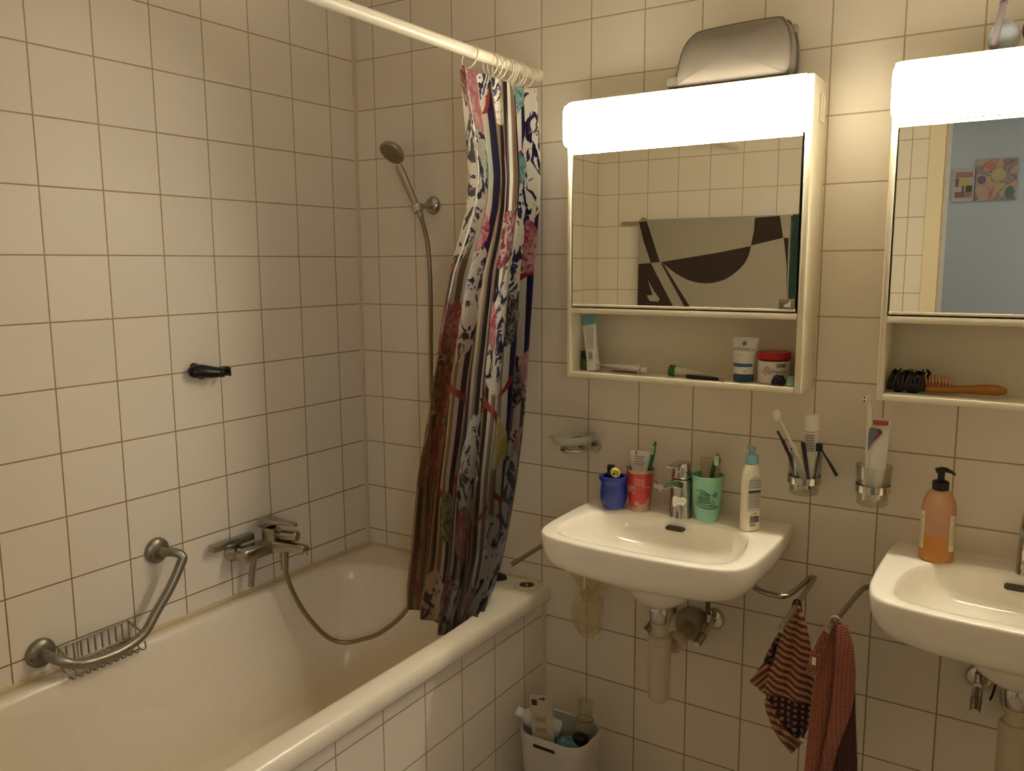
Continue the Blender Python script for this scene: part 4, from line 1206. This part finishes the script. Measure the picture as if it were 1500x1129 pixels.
part('pump_head', MB().cyl((1.717, -.090, DZ0+.173), (1.717, -.090, DZ0+.192), .0068).tube(catmull([(1.707, -.095, DZ0+.194), (1.718, -.090, DZ0+.197), (1.730, -.082, DZ0+.194), (1.741, -.073, DZ0+.186)], 4), [.0062]*8 + [.0052, .0048, .0042, .0038, .0034], 12, flat=.7), M_black, so)
for a0, aw, z0_, z1_ in ((math.radians(-148), .016, .026, .108), (math.radians(-30), .016, .026, .104)):
    mb = MB()
    f = lambda x, z: V((1.717 + .0342*math.cos(a0 + x/.033), -.090 + .0342*.82*math.sin(a0 + x/.033), DZ0 + z))
    mb.rings([[f(-aw/2 + aw*i/6, z0_) for i in range(7)], [f(-aw/2 + aw*i/6, z1_) for i in range(7)]], False)
    l = part('side_label', mb, mat('label_cream', 'cfc2a0', .5), body, 'cream label')
    mb = MB()
    f = lambda x, z: V((1.717 + .0347*math.cos(a0 + x/.033), -.090 + .0347*.82*math.sin(a0 + x/.033), DZ0 + z))
    for i in range(9):
        mb.face([(-.004, .040 + i*.005), (.004, .040 + i*.005), (.004, .0412 + i*.005), (-.004, .0412 + i*.005)], f)
    mb.face([(.0, .092), (.003, .092), (.003, .098), (.0, .098)], f)
    part('label_lines', mb, M_grey, l)

# ------------------------------------------------------------------ soap dish
sd = thing('soap_dish', 'frosted glass soap dish in a chrome holder left of the left washbasin', 'soap dish', (.835, 0, 1.0))
rs = []
for i, (r, z) in enumerate(((.012, .0), (.032, .003), (.046, .011), (.056, .026), (.058, .026), (.047, .008), (.030, -.001), (.010, -.004))):
    rs.append([V((.820 + r*1.12*math.cos(a), -.068 + r*.95*math.sin(a), 1.014 + z + .13*r*math.cos(a))) for a in [2*PI*k/40 for k in range(40)]])
part('glass_dish', MB().rings(rs, True, True, True), M_frost, sd)
part('holder_ring', MB().tube([(.823 + .033*math.cos(a), -.066 + .031*math.sin(a), 1.003) for a in [2*PI*k/32 for k in range(32)]], .0045, 10, closed=True, flat=1.5), M_chrome, sd)
part('wall_arm', MB().tube([(.848, -.044, 1.002), (.856, -.025, 1.000), (.858, -.004, 1.000)], [.006, .006, .008], 12).lathe([(.016, 0), (.016, .004), (.012, .010)], (.858, -.0005, 1.002), (0, -1, 0), 22, True, True), M_chrome, sd)
sb = MB().ball((.838, -.066, 1.030), (.022, .015, .008))
solo('soap_bar', sb, mat('soap_olive', '877649', .45), 'small worn olive soap in the frosted glass dish', 'soap', (.838, -.066, 1.022))

# ------------------------------------------------------------------ tumbler holders
def holder(cx_, cy_, label):
    t = thing('tumbler_holder', label, 'cup holder', (cx_, 0, 1.0))
    part('ring', MB().rings([[V((cx_ + r*math.cos(a), cy_ + r*math.sin(a), z)) for a in [2*PI*k/40 for k in range(41)]] for r, z in ((.0362, .993), (.0385, .993), (.0385, 1.009), (.0362, 1.009), (.0362, .993))], False), M_chrome, t)
    part('wall_arm', MB().cyl((cx_, cy_+.040, 1.001), (cx_, -.004, 1.001), .007).lathe([(.019, 0), (.019, .004), (.013, .009)], (cx_, -.0005, 1.001), (0, -1, 0), 24, True, True), M_chrome, t)
    return t
def tumbler(cx_, cy_, z0, z1, r0, r1, label):
    mb = MB().lathe([(.0, 0), (r0-.003, 0), (r0, .003), (r1, z1-z0), (r1-.0022, z1-z0), (r0-.0035, .012), (.0, .010)], (cx_, cy_, z0), seg=40)
    return solo('glass_tumbler', mb, M_glass, label, 'glass', (cx_, cy_, z0), 'glass tumblers in the wall holders', 50)
G1, G2 = (1.431, -.062), (1.580, -.062)
holder(*G1, 'chrome tumbler ring on the wall between the washbasins, left one')
tumbler(*G1, .966, 1.060, .0325, .0385, 'clear glass tumbler with brushes in the left chrome ring')
holder(*G2, 'chrome tumbler ring on the wall left of the orange soap bottle, right one')
tumbler(*G2, .962, 1.052, .0325, .0385, 'clear glass tumbler with electric brush in the right chrome ring')
zb = .979
# left glass contents
et = thing('electric_toothbrush', 'white toothbrush leaning left out of the left glass tumbler', 'toothbrush', (1.440, -.060, zb))
part('handle', MB().tube([(1.440, -.066, zb), (1.418, -.072, 1.045), (1.402, -.076, 1.082)], [.0065, .0075, .0068], 14), M_white, et)
part('neck', MB().tube([(1.402, -.076, 1.082), (1.385, -.079, 1.118), (1.374, -.081, 1.139)], [.004, .003, .003], 10), M_white, et)
part('brush_head', MB().ball((1.368, -.084, 1.149), (.0095, .006, .0145)), M_white, et)
part('button', MB().ball((1.404, -.083, 1.073), (.0022, .0015, .0022), 10, 6), mat('button_red', '5d2a22', .4), et)
tu = thing('cream_tube', 'white tube standing cap up in the left glass tumbler', 'tube', (1.440, -.050, zb))
mb = MB(); tube_body(mb, (1.440, -.052, 1.112), (1.446, -.050, zb), .0160, .036, flatdir=(.3, 1, 0))
body = part('body', mb, M_white, tu)
part('cap', MB().cyl((1.440, -.052, 1.113), (1.4385, -.052, 1.150), .0168, .0162, 26, .002), M_white, tu)
mb = MB()
for i in range(7):
    zq = 1.068 + i*.006
    mb.rings([[V((1.4405 + .0172*math.cos(a), -.052 + .0172*math.sin(a), zq + dz)) for a in [math.radians(-130 + 75*j/8) for j in range(9)]] for dz in (0, .003)], False)
part('printed_lines', mb, mat('print_lavender', '8b8a98', .5), body)
tz = thing('hair_clip', 'dark brown hair clip leaning left in the left glass tumbler', 'hair clip', (1.421, -.075, zb+.004))
part('jaw', MB().tube(catmull([(1.424, -.084, .985), (1.404, -.084, 1.045), (1.388, -.085, 1.082), (1.371, -.086, 1.112)], 5), [.003]*8 + [.0045]*4 + [.003]*4, 8), mat('clip_brown', '2a1a14', .4), tz)
part('jaw', MB().tube(catmull([(1.428, -.082, .988), (1.408, -.086, 1.050), (1.394, -.087, 1.070), (1.384, -.087, 1.092)], 5), .0026, 8), mat('clip_brown_dark', '21140f', .4), tz)
pb = thing('makeup_brush', 'black pencil leaning in front of the white tube in the left glass tumbler', 'pencil', (1.449, -.086, zb+.004))
part('barrel', MB().tube([(1.4490, -.0840, .984), (1.440, -.091, 1.045), (1.433, -.098, 1.092)], [.0030, .0048, .0052], 12).ball((1.433, -.098, 1.092), (.0052, .0052, .003)), mat('pencil_black', '12141c', .3), pb)
tk = thing('toothbrush', 'black toothbrush hooked over the right rim of the left glass tumbler', 'toothbrush', (1.470, -.068, 1.08))
part('brush_head', MB().box((1.457, -.083, 1.072), (1.472, -.072, 1.092), .003), M_black, tk)
part('handle', MB().tube([(1.468, -.078, 1.080), (1.477, -.079, 1.066), (1.492, -.081, 1.045), (1.507, -.083, 1.022)], [.0024, .0022, .0036, .0042], 10), mat('brush_black', '1a0f12', .4), tk)
part('stem', MB().tube([(1.465, -.076, 1.076), (1.458, -.070, 1.03), (1.452, -.066, .984)], [.003, .003, .0025], 8), mat('stem_brown', '3a2a1a', .4), tk)
# right glass contents
tp2 = thing('toothpaste_tube', 'white toothpaste tube with a red band standing in the right glass tumbler', 'toothpaste', (1.588, -.055, zb))
mb = MB(); tube_body(mb, (1.583, -.062, .990), (1.588, -.055, 1.158), .0185, .042)
body = part('body', mb, Mtube, tp2)
part('cap', MB().cyl((1.583, -.062, zb-.004), (1.583, -.062, .990), .0135), M_white, tp2)
part('red_band', MB().box((1.5725, -.0615, 1.143), (1.6035, -.0495, 1.153), .0004), mat('band_red', 'b8432c', .45), body)
mb = MB().slab([(-.012, .038), (.010, .036), (.014, .028), (.002, .012), (-.006, .0), (-.0135, -.018), (-.0145, .02)], lambda a, c: V((1.580 + a, -.0685 - (.10-c)*.02, 1.100 + c)), lambda a, c: V((1.580 + a, -.0677 - (.10-c)*.02, 1.100 + c)))
sw_ = part('blue_swoosh', mb, mat('swoosh_blue', '6a7684', .5), body)
mb = MB().slab([(.004, .034), (.012, .034), (.014, .027), (.004, .014), (-.003, .008), (-.002, .014), (.006, .025)], lambda a, c: V((1.580 + a, -.0690 - (.10-c)*.02, 1.100 + c)), lambda a, c: V((1.580 + a, -.0684 - (.10-c)*.02, 1.100 + c)))
part('red_swoosh', mb, mat('swoosh_red', '8a2a26', .5), sw_)
eb = thing('electric_brush_head', 'white electric brush head standing above the right glass tumbler', 'toothbrush', (1.569, -.066, zb))
part('shaft', MB().tube([(1.572, -.058, zb), (1.570, -.054, 1.06), (1.567, -.054, 1.130), (1.5645, -.056, 1.165), (1.562, -.058, 1.194)], [.010, .011, .0095, .007, .0045], 14), M_white, eb)
part('brush_head', MB().cyl((1.560, -.054, 1.199), (1.553, -.068, 1.199), .0075, .0072, 18, .001), M_white, eb)
part('bristle_dots', MB().cyl((1.5535, -.068, 1.203), (1.553, -.069, 1.203), .0022, seg=8).cyl((1.5535, -.068, 1.1955), (1.553, -.069, 1.1955), .0022, seg=8), mat('bristle_dark', '39342e', .6), eb)

# ------------------------------------------------------------------ bin and its contents
RZ = .272
bn = thing('waste_bin', 'white plastic bin in the corner between tub and back wall', 'bin', (.862, -.205, 0))
def bsec(z, k, t=0.):
    w, d = .196*k - t*2, .150*k - t*2
    return [V((.862 + a, -.205 + c, z)) for a, c in rrect(w, d, .045*k)]
bw = [bsec(.001, .80), bsec(.006, .82), bsec(.13, .91), bsec(RZ-.035, .985), bsec(RZ-.03, 1.0), bsec(RZ-.002, 1.01), bsec(RZ, 1.0), bsec(RZ-.002, 1., .003), bsec(RZ-.04, .98, .003), bsec(.13, .91, .003), bsec(.010, .82, .003)]
Mbin = mat('bin_plastic', 'bdb7ae', .4)
part('bucket', MB().rings(bw, True, True, True), Mbin, bn)
part('handle_slot', MB().slab([(-.034, .0), (-.03, .005), (.03, .005), (.034, .0), (.03, -.004), (-.03, -.004)], lambda a, c: V((.855+a, -.2796, RZ-.026+c)), lambda a, c: V((.855+a, -.2812, RZ-.026+c))), M_dark, bn)
sbm = mat('bottle_grey', 'c2c4c4', .35)
b1 = thing('plastic_bottle', 'white bottle lying tilted over the left rim of the bin', 'bottle', (.80, -.23, .25))
ax1 = V((-.62, -.30, .30)).normalized()
part('bottle_body', MB().lathe([(.0, -.09), (.022, -.09), (.025, -.085), (.025, -.012), (.022, .002), (.014, .012), (.011, .016)], (.778, -.232, .292), ax1, 26, False, True), sbm, b1)
part('cap', MB().lathe([(.0125, .0), (.0130, .002), (.012, .018), (.0, .0185)], V((.778, -.232, .292)) + ax1*.017, ax1, 20, True), M_white, b1)
cb_ = thing('card_package', 'pale cardboard blister card standing up in the bin', 'packaging', (.842, -.240, .12))
Mx = Matrix.Translation((.852, -.262, .150)) @ Matrix.Rotation(math.radians(16), 4, 'Z') @ Matrix.Rotation(math.radians(-4), 4, 'Y')
part('card', MB().box((-.030, -.001, 0), (.030, .001, .236), .0005, M=Mx), mat('card_pale', 'a89d88', .55, var=.15), cb_)
mb = MB().box((-.025, -.0018, .206), (-.010, -.001, .222), M=Mx)
mb.cyl(Mx @ V((0, -.0018, .225)), Mx @ V((0, -.001, .225)), .003, seg=10).cyl(Mx @ V((.008, -.0018, .225)), Mx @ V((.008, -.001, .225)), .004, seg=10)
part('print_marks', mb, M_ink, cb_)
mb = MB()
for i in range(4): mb.box((-.018, -.0017, .07 + i*.03), (.010, -.001, .084 + i*.03), M=Mx @ Matrix.Shear('XZ', 4, (.0, .0)) if False else Mx)
part('faded_print', mb, mat('print_faded', '8f8470', .6), cb_)
b2 = thing('clear_bottle', 'clear greenish bottle standing against the right side of the bin', 'bottle', (.922, -.160, .10))
k = NT('clear_pet'); k.b.inputs['Base Color'].default_value = lin('cbc9a8'); k.b.inputs['Roughness'].default_value = .15
tp = k.n('ShaderNodeBsdfTransparent'); tp.inputs[0].default_value = lin('f3f2e4'); mx = k.n('ShaderNodeMixShader')
k.put(mx.inputs[0], k.rng(k.noise(k.coord(), 20., 1.).outputs[0], .3, .7, .16, .26))
k.t.links.new(tp.outputs[0], mx.inputs[1]); k.t.links.new(k.b.outputs[0], mx.inputs[2]); k.t.links.new(mx.outputs[0], k.out.inputs[0])
part('bottle_body', MB().lathe([(.0, 0), (.022, 0), (.025, .004), (.025, .170), (.022, .192), (.0195, .200), (.0190, .236), (.0205, .238), (.0205, .245), (.0170, .245), (.0165, .20)], (.904, -.172, .098), (.05, .04, 1), 28), k.m, b2)
part('neck_line', MB().tube([V((.9137, -.1642, .292)) + V((.0230*math.cos(a), .0192*math.sin(a), 0)) for a in [2*PI*i/24 for i in range(24)]], .0012, 6, closed=True), M_dark, b2)
cr = MB().ball((.890, -.215, .235), (.034, .028, .020), 14, 8)
for v in cr.bm.verts: v.co += V((random.uniform(-1, 1), random.uniform(-1, 1), random.uniform(-1, 1)))*.004
solo('crumpled_wrapper', cr, mat('wrapper_teal', '5f8f94', .4), 'crumpled teal wrapper inside the bin', 'wrapper', (.890, -.215, .225), smooth=0)
cr = MB().ball((.918, -.200, .254), (.022, .020, .016), 14, 8)
for v in cr.bm.verts: v.co += V((random.uniform(-1, 1), random.uniform(-1, 1), random.uniform(-1, 1)))*.003
solo('black_wrapper', cr, mat('wrapper_black', '0c0c0f', .4), 'crumpled black scrap on the teal wrapper in the bin', 'wrapper', (.918, -.200, .245), smooth=0)
rf_ = MB().box((.79, -.26, .10), (.93, -.15, .215), .03, seg=3)
for v in rf_.bm.verts: v.co += V((random.uniform(-1, 1), random.uniform(-1, 1), random.uniform(-1, 1)))*.004
solo('bin_rubbish', rf_, mat('rubbish_dark', '2c241c', .7, var=.3), 'dark heap of rubbish filling the bin', 'rubbish', (.86, -.205, .10), smooth=0)

# ------------------------------------------------------------------ opposite wall seen in the mirrors
tr = thing('towel_bar', 'metal towel bar on the wall opposite, seen in the left mirror', 'towel rail', (.6, YF, 1.69))
part('bar', MB().cyl((.152, -1.862, 1.686), (1.12, -1.862, 1.686), .0075), M_chromed, tr)
for x in (.238, 1.06):
    part('post', MB().cyl((x, YF, 1.690), (x, -1.864, 1.688), .008).lathe([(.022, 0), (.022, .005), (.015, .010)], (x, YF+.0005, 1.690), (0, 1, 0), 24, True, True), M_chromed, tr)
bt = thing('bath_towel', 'beige towel with dark brown abstract shapes, reflected in the left mirror', 'towel', (.59, -1.86, 1.69))
Mbe = mat('towel_beige', '9a9180', .95, sheen=.3, bump=.3, bscale=300.)
Mbr = mat('towel_brown', '33241c', .95, sheen=.2, bump=.3, bscale=300.)
FY = -1.8500
o = part('towel_front', MB().box((.240, FY-.004, .95), (.936, FY, 1.697), .003), Mbe, bt)
part('towel_back', MB().box((.242, -1.879, 1.10), (.934, -1.874, 1.697), .002).box((.242, -1.877, 1.694), (.934, FY-.002, 1.699), .002), Mbe, bt)
shapes = [
    [(.243, 1.690), (.283, 1.693), (.352, 1.505), (.307, 1.501), (.27, 1.598)],
    [(.245, 1.497), (.307, 1.501), (.42, 1.305), (.535, 1.09), (.243, 1.09)],
    [(.354, 1.504), (.372, 1.492), (.502, 1.304), (.60, 1.15), (.575, 1.15), (.476, 1.303)],
    [(.357, 1.505), (.616, 1.543), (.771, 1.571)] + [(p.x, p.z) for p in catmull([(.771, 0, 1.571), (.764, 0, 1.535), (.742, 0, 1.492), (.70, 0, 1.452), (.655, 0, 1.425), (.600, 0, 1.411), (.545, 0, 1.411), (.490, 0, 1.424), (.431, 0, 1.453), (.390, 0, 1.482), (.357, 0, 1.505)], 4)[1:-1]],
    [(.784, 1.690), (.89, 1.695), (.907, 1.603), (.771, 1.573), (.782, 1.635)],
    [(.909, 1.603), (.930, 1.602), (.932, 1.354), (.926, 1.489)]]
for sh_ in shapes:
    part('printed_shape', MB().slab(sh_, lambda a, c: V((a, FY-.0005, c)), lambda a, c: V((a, FY+.0006, c))), Mbr, o, 'dark brown printed shape')
jm = [(.294, 1.423), (.325, 1.372), (.355, 1.336), (.347, 1.324), (.305, 1.326), (.29, 1.351), (.32, 1.354)]
part('printed_mark', MB().slab(jm, lambda a, c: V((a, FY+.0004, c)), lambda a, c: V((a, FY+.0012, c))), Mbe, o, 'beige mark in the brown corner')
gt = thing('bath_towel', 'dark green towel beside the patterned towel, reflected in the left mirror', 'towel', (1.0, -1.86, 1.69))
part('towel_cloth', MB().box((.942, -1.853, 1.0), (1.06, -1.848, 1.699), .002).box((.942, -1.879, 1.1), (1.06, -1.874, 1.697), .002).box((.942, -1.877, 1.694), (1.06, -1.850, 1.6995), .002), mat('towel_green', '1d3a30', .95, sheen=.2), gt)
# pictures in the hallway
def picture(x0, x1, z0, z1, label, base, patches):
    p = thing('wall_picture', label, 'picture', ((x0+x1)/2, HY, (z0+z1)/2))
    sh = part('sheet', MB().box((x0, HY+.0005, z0), (x1, HY+.008, z1)), mat('picture_paper', base, .7, var=.15, vscale=12.), p)
    for i, (a, c, b_, d, colr) in enumerate(patches):
        part('colour_patch', MB().box((x0 + (x1-x0)*a, HY+.008, z0 + (z1-z0)*c), (x0 + (x1-x0)*b_, HY+.0088 + i*.0001, z0 + (z1-z0)*d)), mat('patch_paint', colr, .7, var=.2, vscale=20.), sh, 'painted colour patch')
picture(1.392, 1.492, 1.812, 1.985, 'small abstract picture of colour blocks in the hallway, left one in the right mirror', 'a89c98',
        [(.12, .72, .92, .88, '9c6a58'), (.12, .45, .28, .70, '6d5c4c'), (.28, .48, .80, .70, 'b39a5c'), (.62, .28, .92, .47, '4e4430'), (.45, .15, .54, .47, '5c4436'), (.12, .12, .48, .30, '80584c'), (.54, .12, .92, .28, '9a6a50')])
k = NT('soft_painting')
nn = k.noise(k.coord(), 13., 2., .5, .6)
k.put(k.b.inputs['Base Color'], k.ramp(nn.outputs[0], [(.28, lin('5e7468')), (.38, lin('8e847c')), (.45, lin('84605c')), (.52, lin('a8946c')), (.60, lin('a98a74')), (.68, lin('b0705c')), (.76, lin('8a6070'))]))
k.b.inputs['Roughness'].default_value = .7
pp = thing('wall_picture', 'larger soft abstract picture in the hallway, right one in the right mirror', 'picture', (1.592, HY, 1.917))
psh = part('sheet', MB().box((1.500, HY+.0005, 1.812), (1.684, HY+.008, 2.022)), k.m, pp)
for ox, oz, orx, orz, oc in ((1.56, 1.99, .028, .018, 'b86a58'), (1.655, 1.85, .022, .032, '55705f'), (1.525, 1.92, .020, .022, '6a5a62'), (1.60, 1.94, .035, .030, 'ad986c')):
    part('colour_patch', MB().slab([(orx*math.cos(2*PI*q/24)*(1+.15*math.sin(3*q)), orz*math.sin(2*PI*q/24)) for q in range(24)], lambda a, c: V((ox+a, HY+.0079, oz+c)), lambda a, c: V((ox+a, HY+.0086, oz+c))), mat('patch_paint', oc, .7, var=.2, vscale=20.), psh, 'soft painted colour patch')

# ------------------------------------------------------------------ light
def area(name, loc, size, power, col, rot=(0, 0, 0), sy=None):
    l = bpy.data.lights.new(name, 'AREA'); l.energy = power; l.color = col; l.size = size
    if sy: l.shape = 'RECTANGLE'; l.size_y = sy
    o = bpy.data.objects.new(name, l); COL.objects.link(o); o.location = loc; o.rotation_euler = rot
    return o
def aim(o, d):
    o.rotation_euler = V(d).to_track_quat('-Z', 'Y').to_euler()
aim(area('hall_window_light', (2.95, -2.72, 1.75), .5, 13., (.80, .89, 1.)), (-.88, .47, -.06))
area('hall_fill_light', (.85, -2.7, 2.42), .4, 4.4, (1., .95, .86))  # added fill for the hall wall in the mirror, no lamp known there
w = bpy.data.worlds.new('world'); SC.world = w; w.use_nodes = True
bg = w.node_tree.nodes.get('Background') or w.node_tree.nodes.new('ShaderNodeBackground')
bg.inputs[0].default_value = (.6, .65, .75, 1); bg.inputs[1].default_value = .1

# ------------------------------------------------------------------ camera
cam = bpy.data.cameras.new('camera')
cam.sensor_fit = 'HORIZONTAL'; cam.sensor_width = 36.
cam.lens = 36. * 1228. / 1500.
cam.clip_start = .02
co = bpy.data.objects.new('camera', cam); COL.objects.link(co)
co.location = (1.8916, -2.0285, 1.499)
co.rotation_euler = (math.radians(81.77), math.radians(.32), math.radians(32.81))
SC.camera = co
SC.view_settings.view_transform = 'Standard'
SC.view_settings.look = 'None'
SC.view_settings.exposure = 0.
SC.cycles.max_bounces = 12
SC.cycles.diffuse_bounces = 9
SC.cycles.transparent_max_bounces = 12
SC.cycles.caustics_reflective = False
SC.cycles.caustics_refractive = False
